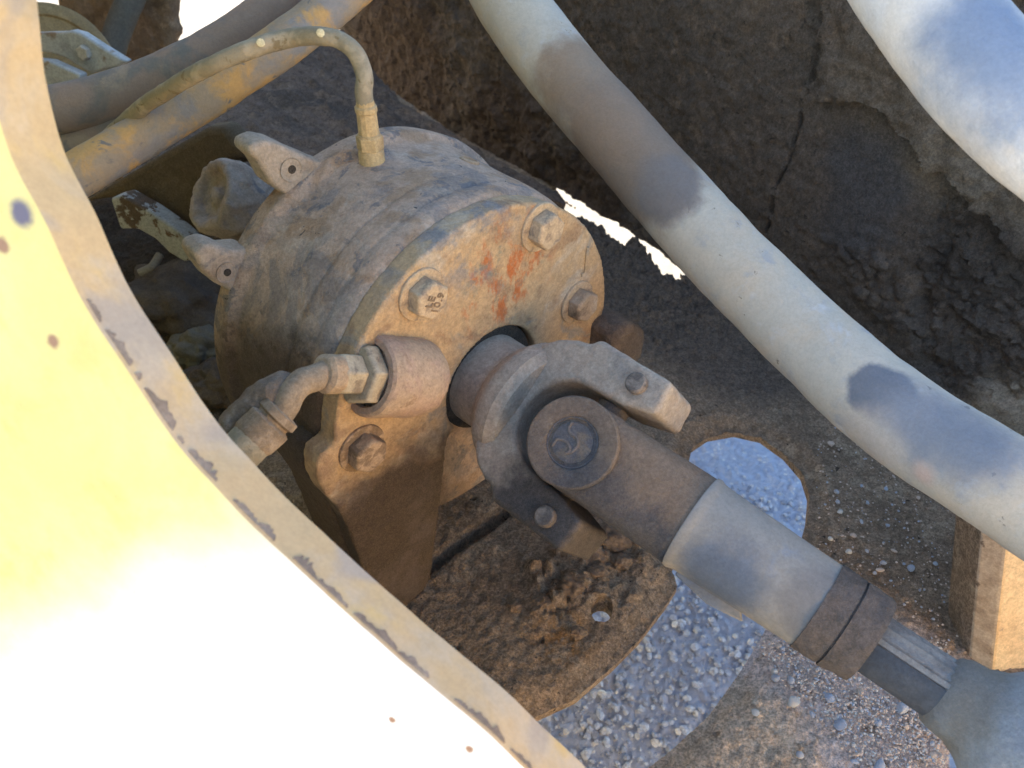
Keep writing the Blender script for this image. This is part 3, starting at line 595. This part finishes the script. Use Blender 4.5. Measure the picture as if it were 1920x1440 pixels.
lathe('ferrule', c0, ax, dense([(0, .011), (.001, .0165), (.007, .0175), (.009, .0145), (.011, .0145), (.013, .0185), (.030, .0185), (.033, .017)], .003), mat('grimy_crimped_ferrule', (.24, .175, .12), [((.34, .26, .19), 40, .5, .62)], [(200, .002, .5)]), elb, 14, .0008, 90, sharp=30)
tube('hose', [c0 + ax * .03, P(462, 836, D0 - .03), P(400, 900, D0 - .03), P(330, 980, D0)], .0165, M_thin, elb, 28, 50, .001, 60)
tube('mud_crust', [(*P(556, 716, D0 - .012), .006), (*P(536, 726, D0 - .012), .0125), (*P(508, 748, D0 - .012), .0165), (*P(474, 780, D0 - .014), .018), (*P(436, 812, D0 - .014), .017)], .018, mat('grey_brown_crust', (.15, .115, .09), [((.2, .155, .12), 40, .5, .62)], [(120, .004, .6)]), elb, 40, 60, .006, 50, 3, .004, 30)
# big hoses
def along_mat(name, base, spots, layers):
    """spots: (place, radius, softness, colour) worn or dusted patches"""
    def ex(s, c):
        for (p, r, soft, colr, wob) in spots: c = s.mix(s.near(p, r, r + soft, wob, 30), c, colr)
        return c
    return hose_mat(name, base, layers, ex)
mh = [(900, -110, .99), (955, 0, .965), (1040, 120, .94), (1170, 270, .90), (1320, 440, .855), (1500, 620, .80), (1680, 780, .735), (1850, 890, .675), (2030, 1000, .625)]
mp = [P(*k) for k in mh]
def surf(u, v, d): return P(u, v, d - .04)
CLEAN = (.15, .165, .195)
M_main = along_mat('dust_filmed_hose_rubber', (.47, .435, .37), [(surf(1110, 150, .93), .04, .05, (.27, .205, .15), .07), (surf(1180, 270, .90), .06, .06, (.215, .17, .135), .07), (surf(1250, 350, .87), .026, .022, (.175, .16, .155), .04), (surf(1140, 230, .91), .03, .03, (.24, .18, .135), .05),
    (surf(1655, 735, .745), .024, .010, CLEAN, .025), (surf(1730, 790, .72), .014, .045, (.22, .235, .265), .04), (surf(1830, 830, .69), .012, .045, (.19, .21, .245), .03), (surf(1735, 885, .72), .004, .012, (.5, .38, .32), .01), (surf(1620, 840, .75), .016, .03, (.46, .40, .34), .03)],
    [((.50, .43, .34), 9, .46, .64), ((.34, .345, .355), 20, .54, .70), ((.49, .48, .46), 34, .56, .7), ((.22, .195, .165), 55, .66, .70)])
o = tube('large_hose', mp, .0425, M_main, None, 64, 320, .0012, 30, 2, .0035, 9)
tag(o, 'thick dust-filmed hydraulic hose running diagonally right of the brake, with dark rubbed patches', 'hose')
M_top = along_mat('sun_whitened_hose', (.60, .60, .60), [(surf(1850, 80, .56), .016, .05, (.20, .25, .34), .05), (surf(1900, 180, .56), .008, .045, (.22, .27, .36), .05)], [((.64, .61, .57), 10, .45, .62), ((.46, .49, .54), 24, .54, .7), ((.36, .33, .29), 55, .68, .72)])  # dusty rubber whitened: sunlight put into the base colour
o = tube('large_hose', [P(1556, -250, .62), P(1632, -140, .60), P(1708, -28, .58), P(1784, 73, .56), P(1862, 162, .545), P(1944, 236, .53), P(2060, 322, .51)], .0385, M_top, None, 64, 200, .0012, 30, 5)
tag(o, 'dusty bluish hose whitened by painted sunlight, crossing the top right corner', 'hose')
M_h1 = along_mat('warm_tinted_hose', (.33, .26, .19), [], [((.25, .235, .23), 16, .48, .6), ((.50, .31, .13), 22, .48, .62), ((.18, .17, .165), 40, .6, .68)])  # ochre patches put warm bounced light into the hose colour
M_h2 = along_mat('grey_brown_dusted_hose', (.285, .215, .18), [], [((.185, .175, .17), 14, .48, .62), ((.33, .265, .21), 22, .54, .68)])
d1 = .80
o = tube('hydraulic_hose', [P(40, 400, d1 - .05), P(150, 325, d1 - .03), P(280, 248, d1), P(400, 172, d1), P(510, 98, d1), P(600, 30, d1 + .01), P(690, -50, d1 + .02)], .0215, M_h1, None, 40, 200, .0014, 30, 7)
tag(o, 'dusty hose tinted ochre by painted warm light, in front of its neighbours, sloping up behind the thin brake hose', 'hose')
o = tube('hydraulic_hose', [P(20, 225, d1 + .05), P(130, 202, d1 + .055), P(250, 168, d1 + .06), P(370, 118, d1 + .06), P(470, 55, d1 + .06), P(560, -15, d1 + .06), P(640, -90, d1 + .06)], .0255, M_h2, None, 40, 200, .0016, 30, 8, .002, 20)
tag(o, 'grey-brown dusted hose, uppermost of the upper left bundle, against the white daylight', 'hose')
o = tube('hydraulic_hose', [P(60, 310, d1 + .07), P(170, 262, d1 + .075), P(300, 205, d1 + .075), P(420, 140, d1 + .075), P(540, 60, d1 + .075), P(640, -20, d1 + .07)], .0195, M_h2, None, 40, 160, .0014, 30, 9)
tag(o, 'shadowed hose between the ochre hose and the uppermost grey-brown hose', 'hose')

# ------------------------------------------------------------------ drive shaft
J = P(1098, 846, .725); E_ = P(1812, 1322, .595); S_ = unit(E_ - J)
mv = CAM - J; M_ = unit(mv - S_ * np.dot(mv, S_)); Q_ = np.cross(S_, M_)          # M_ looks out of the bearing cap
if Q_[0] < 0: Q_ = -Q_
QA = unit(Q_ - A_ * np.dot(Q_, A_)); MA = np.cross(QA, A_); MA = MA if np.dot(MA, M_) > 0 else -MA
shaft = thing('drive_shaft', J, 'dusty drive shaft with universal joint, running from the brake to the lower right corner', 'drive shaft')
def shaft_extra(s, c): 
    c = s.mix(s.near(J + S_ * .075 + M_ * .045, .045, .08, .05, 30), c, (.20, .15, .112)); c = s.mix(s.near(J + S_ * .03 - Q_ * .03 + M_ * .04, .02, .05, .04, 40), c, (.09, .085, .087))
    c = s.mix(s.near(J + S_ * .085 - Q_ * .03 + M_ * .02, .022, .045, .05, 40), c, (.08, .082, .092)); return c
M_slip = mat('brown_dusted_yoke', (.175, .135, .108), [((.24, .185, .14), 26, .52, .66), ((.085, .082, .085), 18, .58, .64)], [(90, .003, .4), (350, .003, .8), (900, .0014, .8)], extra=shaft_extra)
def tube_extra(s, c):
    c = s.mix(s.near(J + S_ * .16 + M_ * .03 - Q_ * .026, .018, .05, .03, 40), c, (.10, .125, .165)); c = s.mix(s.near(J + S_ * .235 + M_ * .038, .025, .042, .02, 40), c, (.17, .165, .16)); return c  # lower-left slate patch, widened to paint in the tube's shaded underside
M_tube = mat('pale_grey_shaft_tube', (.245, .235, .215), [((.33, .295, .24), 14, .48, .62), ((.20, .22, .25), 18, .54, .66)], [(300, .001, .3)], .75, .35, tube_extra, .06, .18)
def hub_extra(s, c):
    return s.mix(s.near(BL(.014, 0, .15) - QA * .09, .055, .085, .04, 40), c, (.065, .058, .055))  # lower fork arm darkened: its shade painted into the colour
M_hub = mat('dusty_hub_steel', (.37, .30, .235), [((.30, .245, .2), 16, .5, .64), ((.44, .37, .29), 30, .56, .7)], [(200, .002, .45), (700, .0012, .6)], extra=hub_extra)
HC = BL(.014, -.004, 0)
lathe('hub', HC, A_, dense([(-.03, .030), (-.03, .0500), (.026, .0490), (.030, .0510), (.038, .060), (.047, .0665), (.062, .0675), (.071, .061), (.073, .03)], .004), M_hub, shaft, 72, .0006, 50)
# flange yoke: arched fork, arms either side of the joint along QA
jA = float(np.dot(J - HC, A_)); JC = HC + A_ * jA                   # arms reach past the joint
qoff = float(np.dot(J - JC, QA))
up_ = [(.058, -.056), (.058, .056), (.072, .068), (.086, .078), (.100, .086), (.112, .080), (.122, .086), (.125, .095)]
fork = [(.048, -.042), (.054, -.058), (.066, -.070), (.083, -.078), (.096, -.080), (.102, -.089), (.187, -.087), (.190, -.056), (.155, -.0475), (.124, -.0455)]
fork += [(.121 + .045 * math.cos(math.radians(t)), .0452 * math.sin(math.radians(t))) for t in range(-95, -266, -10)]
fork += [(x, -y) for x, y in fork[9::-1]]
nz = np.cross(A_, QA); nz = nz if np.dot(nz, CAM - J) > 0 else -nz
FC = HC + nz * .006
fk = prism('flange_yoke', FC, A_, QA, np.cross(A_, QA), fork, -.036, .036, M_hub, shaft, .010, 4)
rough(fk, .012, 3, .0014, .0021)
def small_bolt(name, p, z, parent, m, r=.0095):
    o = lathe(name, p, z, [(-.002, r * 1.5), (.002, r * 1.5), (.0022, r), (.010, r), (.0115, r * .85), (.0117, .0005)], m, parent, 6 if False else 24, sharp=25); return o
nz = np.cross(A_, QA); nz = nz if np.dot(nz, CAM - J) > 0 else -nz
M_capbolt = mat('dust_caked_cap_bolt', (.11, .094, .084), [((.22, .18, .15), 60, .5, .62)], [(300, .002, .5)])
for sg in (1, -1):
    o = small_bolt('cap_bolt', FC + QA * sg * .070 + A_ * .160 + nz * .032, nz, shaft, M_capbolt)
lathe('joint_cross', J - Q_ * .050, Q_, [(0, .013), (.002, .0155), (.030, .0155), (.032, .021), (.036, .023), (.064, .023), (.068, .021), (.070, .0155), (.098, .0155), (.100, .013)], M_black, shaft, 40)
lathe('joint_cross', J - M_ * .056, M_, [(0, .018), (.110, .018)], M_black, shaft, 40)
# slip yoke: two arms with bearing caps, joined into the tube
SY = np.cross(M_, S_); RQ = .0415
def yoke_loft(name, s0, s1, clip, ns=26, n=96, noise=.0008):
    V = []; F = []
    for k in range(ns):
        s_ = s0 + (s1 - s0) * (k / (ns - 1)) ** (1.0 if s0 > 0 else .8); t = max(0, min(1, s_ / .10)); ex = 7 - 5 * t ** .8
        hw = math.sqrt(max(1e-6, RQ ** 2 - s_ ** 2)) if s_ < 0 else RQ + (.0430 - RQ) * t; hm = .053 + (.0430 - .053) * t
        for i in range(n):
            a = 2 * math.pi * i / n; c, d = math.cos(a), math.sin(a); q_ = hw * math.copysign(abs(c) ** (2 / ex), c); m_ = hm * math.copysign(abs(d) ** (2 / ex), d)
            if clip: m_ = max(m_ * clip, .022) * clip
            V.append(J + S_ * s_ + SY * q_ + M_ * m_)
    V = np.array(V); c_ = J + S_ * ((V - J) @ S_)[:, None]; dd = V - c_; V = V + dd / (np.linalg.norm(dd, axis=1, keepdims=True) + 1e-9) * (fbm(V, 70, 4, 3) * noise)[:, None]
    for k in range(ns - 1):
        for i in range(n): j_ = (i + 1) % n; F.append((k * n + i, k * n + j_, (k + 1) * n + j_, (k + 1) * n + i))
    F += [tuple(range(n - 1, -1, -1)), tuple(range((ns - 1) * n, ns * n))]
    return mesh_obj(name, V, F, M_slip, shaft, 40)
yoke_loft('slip_yoke', -RQ * .9995, .058, 1); yoke_loft('slip_yoke', -RQ * .9995, .058, -1); yoke_loft('yoke_body', .0565, .117, 0)
cp = J + M_ * .0535
lathe('cap_rim', cp, M_, [(-.006, .0402), (.0015, .0405), (.0032, .0390), (.0034, .0250), (.0024, .0232), (-.003, .0226)], M_slip, shaft, 64, .0005, 80)
cap = lathe('bearing_cap', cp, M_, [(-.006, .0230), (-.0015, .0230), (-.0008, .0225), (-.0008, .0005)], mat('dark_bearing_cap', (.09, .08, .08), [((.125, .105, .095), 50, .5, .62)], [(400, .001, .5)]), shaft, 48)
lathe('snap_ring', cp, M_, [(-.004, .0230), (.0006, .0234), (.0014, .0226), (.0012, .0213), (-.001, .0210)], M_black, shaft, 48)
# raised mark on the cap: two hooked strokes
up2 = unit(UP - M_ * np.dot(UP, M_)); rt2 = np.cross(up2, M_)
def mk(pts): return [cp + rt2 * (a * .93 - b * .36) * .0205 + up2 * (b * .93 + a * .36) * .0205 + M_ * .0002 for a, b in pts]
M_mark = mat('raised_emblem', (.125, .11, .105), [], [(500, .0006, .4)])
tube('emblem', mk([(-.02, .86), (-.16, .60), (-.05, .36), (.18, .18), (.22, -.12), (.02, -.36), (-.12, -.42)]), .0016, M_mark, cap, 10, 50)
tube('emblem', mk([(-.88, -.12), (-.66, .16), (-.36, .10), (-.20, -.06), (-.10, -.26), (-.16, -.40), (-.30, -.44)]), .0016, M_mark, cap, 10, 50)
lathe('tube', J, S_, dense([(.110, .036), (.1125, .0444), (.1160, .0448), (.1195, .0432), (.124, .0426), (.17, .0405), (.232, .0383), (.236, .0365), (.236, .03)], .004), M_tube, shaft, 90, .0005, 40, M_)
lathe('dust_collar', J, S_, dense([(.230, .034), (.2305, .0396), (.245, .0394), (.2515, .0388), (.2519, .0366), (.2531, .0366), (.2535, .0386), (.272, .0376), (.277, .0364), (.2775, .022)], .0022), mat('grey_brown_felted_collar', (.088, .075, .069), [((.065, .057, .053), 30, .5, .62)], [(120, .002, .5), (500, .0015, .7)]), shaft, 110, .0022, 110, M_)
o = prism('balance_weight', J + S_ * .125, S_, SY, M_, [(0, -.036), (.058, -.0355), (.066, -.046), (.035, -.051), (.0, -.046)], -.012, -.004, M_tube, shaft, .0015, 2)
M_spl = mat('wiped_steel_blue_spline', (.036, .046, .062), [((.05, .06, .075), 30, .5, .62)], [(600, .0006, .4)], .6, .3, grain=.02)
M_spd = mat('greasy_dust_on_spline', (.17, .175, .175), [((.12, .125, .13), 30, .5, .62)], [(150, .002, .5)], .8)
X, Y, Z = frame(S_, M_); V = []; F = []; N = 72; prof = []
for k, h in enumerate(np.linspace(.262, .36, 40)):
    for i in range(N):
        t = 2 * math.pi * i / N; gsp = .0009 * math.cos(t * 18) ; rr = .0240 + (gsp if True else 0); V.append(J + Z * h + (X * math.cos(t) + Y * math.sin(t)) * rr)
for k in range(39):
    for i in range(N): j = (i + 1) % N; F.append((k * N + i, k * N + j, (k + 1) * N + j, (k + 1) * N + i))
F += [tuple(range(N - 1, -1, -1)), tuple(range(39 * N, 40 * N))]
mesh_obj('spline', V, F, M_spd, shaft, 50)
sw = -1 if np.dot(SY, np.array([0, 0, 1])) > 0 else 1
def ringpatch(h0, h1, a0, a1, rr, th, m, name):
    V = []; F = []; n_ = 14
    for h in (h0, h1):
        for r_ in (rr, rr + th):
            for i in range(n_): t = a0 + (a1 - a0) * i / (n_ - 1); V.append(J + S_ * h + (M_ * math.cos(t) + SY * sw * math.sin(t)) * r_)
    for i in range(n_ - 1):
        a, b, c, d = i, n_ + i, 2 * n_ + i, 3 * n_ + i
        F += [(b, b + 1, d + 1, d), (a, a + 1, b + 1, b), (c, d, d + 1, c + 1), (a, c, c + 1, a + 1)]
    F += [(0, n_, 3 * n_, 2 * n_), (n_ - 1, 3 * n_ - 1, 4 * n_ - 1, 2 * n_ + n_ - 1)]
    return mesh_obj(name, V, F, m, shaft, 50)
ringpatch(.272, .336, -.02, 1.35, .0240, .0020, M_spl, 'wiped_panel')
ringpatch(.272, .338, -.24, -.07, .0240, .0022, M_spd, 'spline_ridge')
def ey_extra(s, c): return s.mix(s.near(J + S_ * .355, .03, .05, .03, 40), c, (.12, .122, .115))
M_ey = mat('pale_blue_grey_yoke', (.18, .21, .23), [((.31, .32, .32), 14, .48, .62), ((.16, .19, .23), 22, .56, .68)], [(100, .003, .5), (350, .002, .7)], .8, .3, extra=ey_extra, speck=.2)
lathe('end_yoke', J, S_, dense([(.330, .022), (.335, .028), (.342, .031), (.354, .0325), (.366, .038), (.384, .054), (.402, .071), (.42, .084), (.46, .090), (.52, .088), (.56, .08)], .004), M_ey, shaft, 80, .004, 26, M_)

# ------------------------------------------------------------------ things behind, upper left
bn = unit([-.25, -.95, .15])
def backprism(name, pts, d, thick, m, parent, bevel=.004):
    p0 = P(pts[0][0], pts[0][1], d); x = unit(np.cross(UP, bn)); y = np.cross(bn, x)
    poly = [(np.dot(onplane(u, v, p0, bn) - p0, x), np.dot(onplane(u, v, p0, bn) - p0, y)) for u, v in pts]
    s_ = sum(poly[i][0] * poly[(i + 1) % len(poly)][1] - poly[(i + 1) % len(poly)][0] * poly[i][1] for i in range(len(poly)))
    if s_ < 0: poly = poly[::-1]
    return prism(name, p0, x, y, bn, poly, -thick, 0, m, parent, bevel, 3)
M_brk = mat('olive_brown_bracket_paint', (.085, .06, .034), [((.11, .08, .05), 12, .5, .64), ((.05, .037, .026), 34, .6, .68)], [(90, .003, .4)])
br = thing('support_bracket', P(350, 360, 1.15), 'olive-brown steel bracket with a round dusty boss, left of the brake housing', 'bracket')
backprism('bracket_plate', [(150, 380), (300, 290), (385, 240), (420, 236), (440, 262), (470, 272), (476, 300), (440, 300), (422, 320), (440, 380), (420, 440), (360, 455), (300, 410), (235, 370)], 1.17, .04, M_brk, br, .01)
ba = unit(np.array(UY) * .12 - RX * .62 - FW * .78); bc = P(393, 364, 1.0)
lathe('round_boss', bc, ba, dense([(-.075, .034), (-.07, .046), (-.05, .0505), (-.02, .050), (-.004, .0475), (.0, .0445), (.0, .037), (-.004, .033), (-.012, .030), (-.013, .012), (-.005, .009), (-.004, .0005)], .0035), M_pale, br, 60, .0035, 60)
rough(bpy.data.objects['round_boss'], .022, 4, .011, .0028)
backprism('web', [(395, 300), (415, 250), (480, 262), (486, 300), (430, 310), (418, 300), (440, 350), (420, 420)], 1.15, .02, M_brk, br, .006)
M_flake = mat('flaking_white_paint_on_rust', (.09, .06, .04), [((.33, .335, .32), 22, .47, .51), ((.13, .08, .05), 45, .60, .63)], [(90, .003, .5)])
tag(backprism('flaking_bar', [(206, 372), (228, 366), (280, 395), (330, 430), (376, 468), (385, 482), (345, 492), (316, 474), (290, 448), (258, 430), (225, 430)], 1.10, .03, M_flake, None, .004), 'rusty bar with flaking white paint below the round boss', 'steel bar')
M_junk = mat('dark_rock_soil', (.07, .055, .045), [((.10, .08, .065), 12, .5, .62)], [(40, .01, .6), (160, .004, .6)])
def lump(name, u, v, d, r, seed, label, cat, group=None, m=None, flat=.7):
    bm = bmesh.new(); bmesh.ops.create_icosphere(bm, subdivisions=5, radius=1); V = np.array([x.co[:] for x in bm.verts]); F = [[x.index for x in f.verts] for f in bm.faces]; bm.free()
    f1, _, _ = worley(V, 2.1, seed); V = V * (1 + fbm(V, 1.3, 4, seed) * .45 + (.5 - f1) * .35)[:, None] * np.array([1.1, .9, flat]) * r
    o = mesh_obj(name, V, F, m or M_junk, None, 60); o.location = tuple(P(u, v, d)); return tag(o, label, cat, group)
lump('rock', 372, 655, 1.22, .045, 3, 'dull green-grey lump in the shadow left of the housing', 'rock', None, mat('green_grey_lump', (.14, .13, .105), [], [(90, .004, .5)]))
lump('rock', 330, 570, 1.3, .09, 4, 'dark reddish lump in the shadow behind the plate edge', 'rock')
lump('rock', 420, 720, 1.15, .05, 6, 'dark lump beneath the elbow hose in the shadow', 'rock')
lump('rock', 440, 410, 1.35, .08, 8, 'dark soil lump behind the round boss', 'rock')
o = tube('metal_strip', [P(262, 512, 1.12), P(285, 500, 1.12), P(300, 478, 1.13)], .006, mat('dull_grey_strip', (.22, .2, .17), [], [(200, .002, .4)]), None, 10, 20); tag(o, 'small bent grey strip in the shadow below the flaking bar', 'metal strip')
# pulley, link bracket, dark pipe, soil-covered post
pa = unit(CAM - P(95, 115, 1.45) + UP * .1 - RX * .2); 
pu = thing('pulley', P(100, 118, 1.45), 'yellow-brown pulley disc in the top left background', 'pulley')
M_pul = mat('yellow_brown_pulley_paint', (.23, .165, .075), [((.29, .21, .1), 20, .5, .62)], [(200, .001, .3)], .6, .4)
lathe('wheel', P(98, 126, 1.47), pa, [(-.03, .03), (-.03, .078), (-.008, .078), (0, .074), (0, .02)], M_pul, pu, 60)
lathe('rim', P(98, 126, 1.47), pa, [(-.04, .086), (-.04, .110), (.004, .110), (.006, .107), (.006, .090), (.002, .086)], M_pul, pu, 70)
lk = thing('link_bracket', P(165, 95, 1.3), 'pale blue-grey link bracket with a bolt, in front of the pulley', 'bracket')
M_link = mat('pale_blue_grey_paint', (.36, .38, .39), [((.28, .29, .29), 16, .5, .64), ((.22, .16, .11), 26, .6, .68)], [(200, .001, .3)], .6, .4)
backprism('link_plate', [(60, 62), (118, 60), (132, 57), (150, 62), (190, 88), (236, 116), (216, 126), (170, 138), (120, 108), (95, 100), (60, 96)], 1.30, .02, M_link, lk, .004)
backprism('side_plate', [(60, 110), (92, 114), (150, 140), (148, 160), (60, 170)], 1.28, .02, M_link, lk, .004)
zb = bn; pb = P(165, 97, 1.298) + bn * .001
lathe('washer', pb, zb, [(0, .004), (0, .016), (.003, .016), (.003, .004)], M_dark, lk, 28); lathe('bolt', pb, zb, [(.003, .012), (.012, .012), (.014, .010), (.0142, .001)], mat('shiny_bolt', (.4, .38, .34), [], [(400, .0005, .3)], .4, .5), lk, sides=6, sharp=20)
o = tube('dark_pipe', [P(270, -60, 1.62), P(245, 0, 1.6), P(220, 60, 1.6), P(200, 130, 1.6)], .026, mat('dark_grey_pipe', (.10, .092, .075), [], [(200, .002, .4)]), None, 30, 50, .001); tag(o, 'dark grey pipe behind the pulley, leaning against the soil-covered post', 'pipe')
pt = backprism('soil_covered_post', [(100, -60), (320, -60), (320, 40), (327, 62), (320, 72), (320, 95), (330, 160), (120, 170)], 1.66, .04, mat('crusted_buff_soil', (.2, .14, .09), [((.14, .095, .06), 16, .5, .62), ((.28, .2, .13), 40, .54, .66)], [(40, .012, .6), (160, .004, .7)]), None, .008)
rough(pt, .03, 3, .014, .008); tag(pt, 'soil-crusted post at the top left with bright daylight beside it', 'post')

# ------------------------------------------------------------------ clods and pebbles on the floor plate
M_clod = mat('brown_mud_clod', (.215, .15, .10), [((.14, .095, .065), 40, .5, .62), ((.28, .2, .135), 80, .56, .68)], [(150, .004, .6), (600, .001, .6)])
CL = [(1100, 1035, .026, 'largest flat mud flake on the floor plate below the yoke', .45), (1150, 1010, .022, 'mud clod under the shaft tube, right of the flat flake', .7), (1080, 1095, .020, 'crumbly mud clod just left of the square hole', .7), (1020, 1135, .012, 'small mud clod farthest left of the square hole', .7), (1165, 1055, .012, 'mud clod between the square hole and the shaft', .7), (1120, 1075, .013, 'mud clod directly above the square hole', .7), (965, 1140, .007, 'tiny dark clod left of the mud heap', .7), (1085, 1185, .008, 'tiny clod below the square hole', .7)]
for k, (u, v, r, lab, ft) in enumerate(CL):
    p = onplane(u, v, np.array([0, 0, ZF + .008]), UP); o = lump('mud_clod', u, v, float(np.dot(p - CAM, FW)), r, 20 + k, lab, 'mud clod', 'mud clods on the floor plate', M_clod, ft)
q = random.Random(3); n_ = 0
spots = []
def on_floor(u, v): return onplane(u, v, np.array([0, 0, ZF + .006]), UP)
big = [(1482, 1275, .0065, 0, 'grey-white stone just below the dust collar'), (1454, 1272, .007, 0, 'largest round grey stone left of the pebble heap'), (1612, 1297, .0065, 3, 'oval buff stone at the top edge of the pebble heap'), (1487, 1317, .008, 2, 'pale rounded stone beside the yellow paint fleck'), (1416, 1336, .0055, 2, 'small pale triangular stone on the bare brown floor left of the heap'), (1555, 1310, .008, 1, 'blue-grey stone in the middle of the pebble heap'), (1708, 1066, .0065, 1, 'light grey stone on the dark floor near the rib'), (1557, 1010, .005, 2, 'white chip on the floor beside the shaft tube'), (1650, 1069, .006, 3, 'flat buff pebble on the floor above the collar'), (1558, 832, .0055, 3, 'small buff pebble on the floor right of the large hole'), (1600, 1004, .005, 3, 'buff pebble on the floor between the hole and the rib'), (1575, 1360, .009, 1, 'angular blue-grey stone low in the pebble heap'), (1690, 1330, .009, 0, 'grey stone at the right end of the pebble heap'), (1500, 1415, .006, 0, 'dark grey stone near the bottom edge of the frame'), (1649, 1440, .009, 1, 'dark rounded stone at the bottom edge')]
for k, (u, v, r, c, lab) in enumerate(big): stone('pebble', on_floor(u, v) + UP * r * .3, r, c, k, lab, 'pebble', 'pebbles on the floor plate')
for k in range(150):
    if k < 110: u = q.uniform(1400, 1778); v = q.uniform(1210, 1440); lab = 'small pebble in the pinkish pebble heap under the splined shaft end'
    else: u = q.uniform(1540, 1780); v = q.uniform(830, 1180); lab = 'small pebble scattered on the dark floor right of the large hole'
    if k < 110 and (v - 1210) < (u - 1778) * .3 + 40 or (k < 110 and u + (v - 1210) * -.9 < 1400): continue
    r = .0018 + .0035 * q.random() ** 2; stone('pebble', on_floor(u, v) + UP * r * .3, r, q.choice([0, 0, 1, 2, 3, 3]), k, lab, 'pebble', 'small pebbles of the heap' if k < 110 else 'small scattered pebbles')
pl = []
for i in range(5200):
    u, v = q.uniform(1400, 1780), q.uniform(1200, 1500)
    if u - (v - 1210) * .9 < 1400 + 30 * q.random(): continue
    r = .0007 + .0018 * q.random() ** 2; pl.append((on_floor(u, v) + UP * r * .2, r, q.choice(q_c)))
for i in range(700):
    u, v = q.uniform(1530, 1800), q.uniform(800, 1200); r = .0007 + .0015 * q.random() ** 2; pl.append((on_floor(u, v) + UP * r * .2, r, q.choice([0, 3, 3, 3])))
joined_stones('grit', pl, M_st)

# ------------------------------------------------------------------ sun blocker and bounce panel added beyond the edges of the view
o = prism('sun_blocker', (-1.3, 0, 0), np.array([0, 1.0, 0]), UP, RX, [(.3, .35), (1.9, .35), (1.9, .80), (2.5, .80), (2.5, 2.1), (.3, 2.1)], 0, .08, M_yellow_dull, None, .006, 2)  # unseen slab added to keep the sun off the parts behind
tag(o, 'dull yellow slab added beyond the left edge to block the sun', 'sun blocker')
# unseen yellow panel added right of the camera to bounce warm sunlight
M_y2 = mat('yellow_bounce_paint', (.66, .42, .13), [((.58, .37, .12), 6, .45, .65)], [(120, .0008, .2)], .6, .3)
o = prism('bounce_panel', (0, 0, 0), np.array([1.0, 0, 0]), np.array([0, 1.0, 0]), UP, [(.70, -1.3), (.75, -1.3), (.75, .16), (.70, .16)], .36, 1.08, M_y2, None, .006, 2)
tag(o, 'yellow panel added beyond the right edge to bounce warm sunlight', 'machine frame')
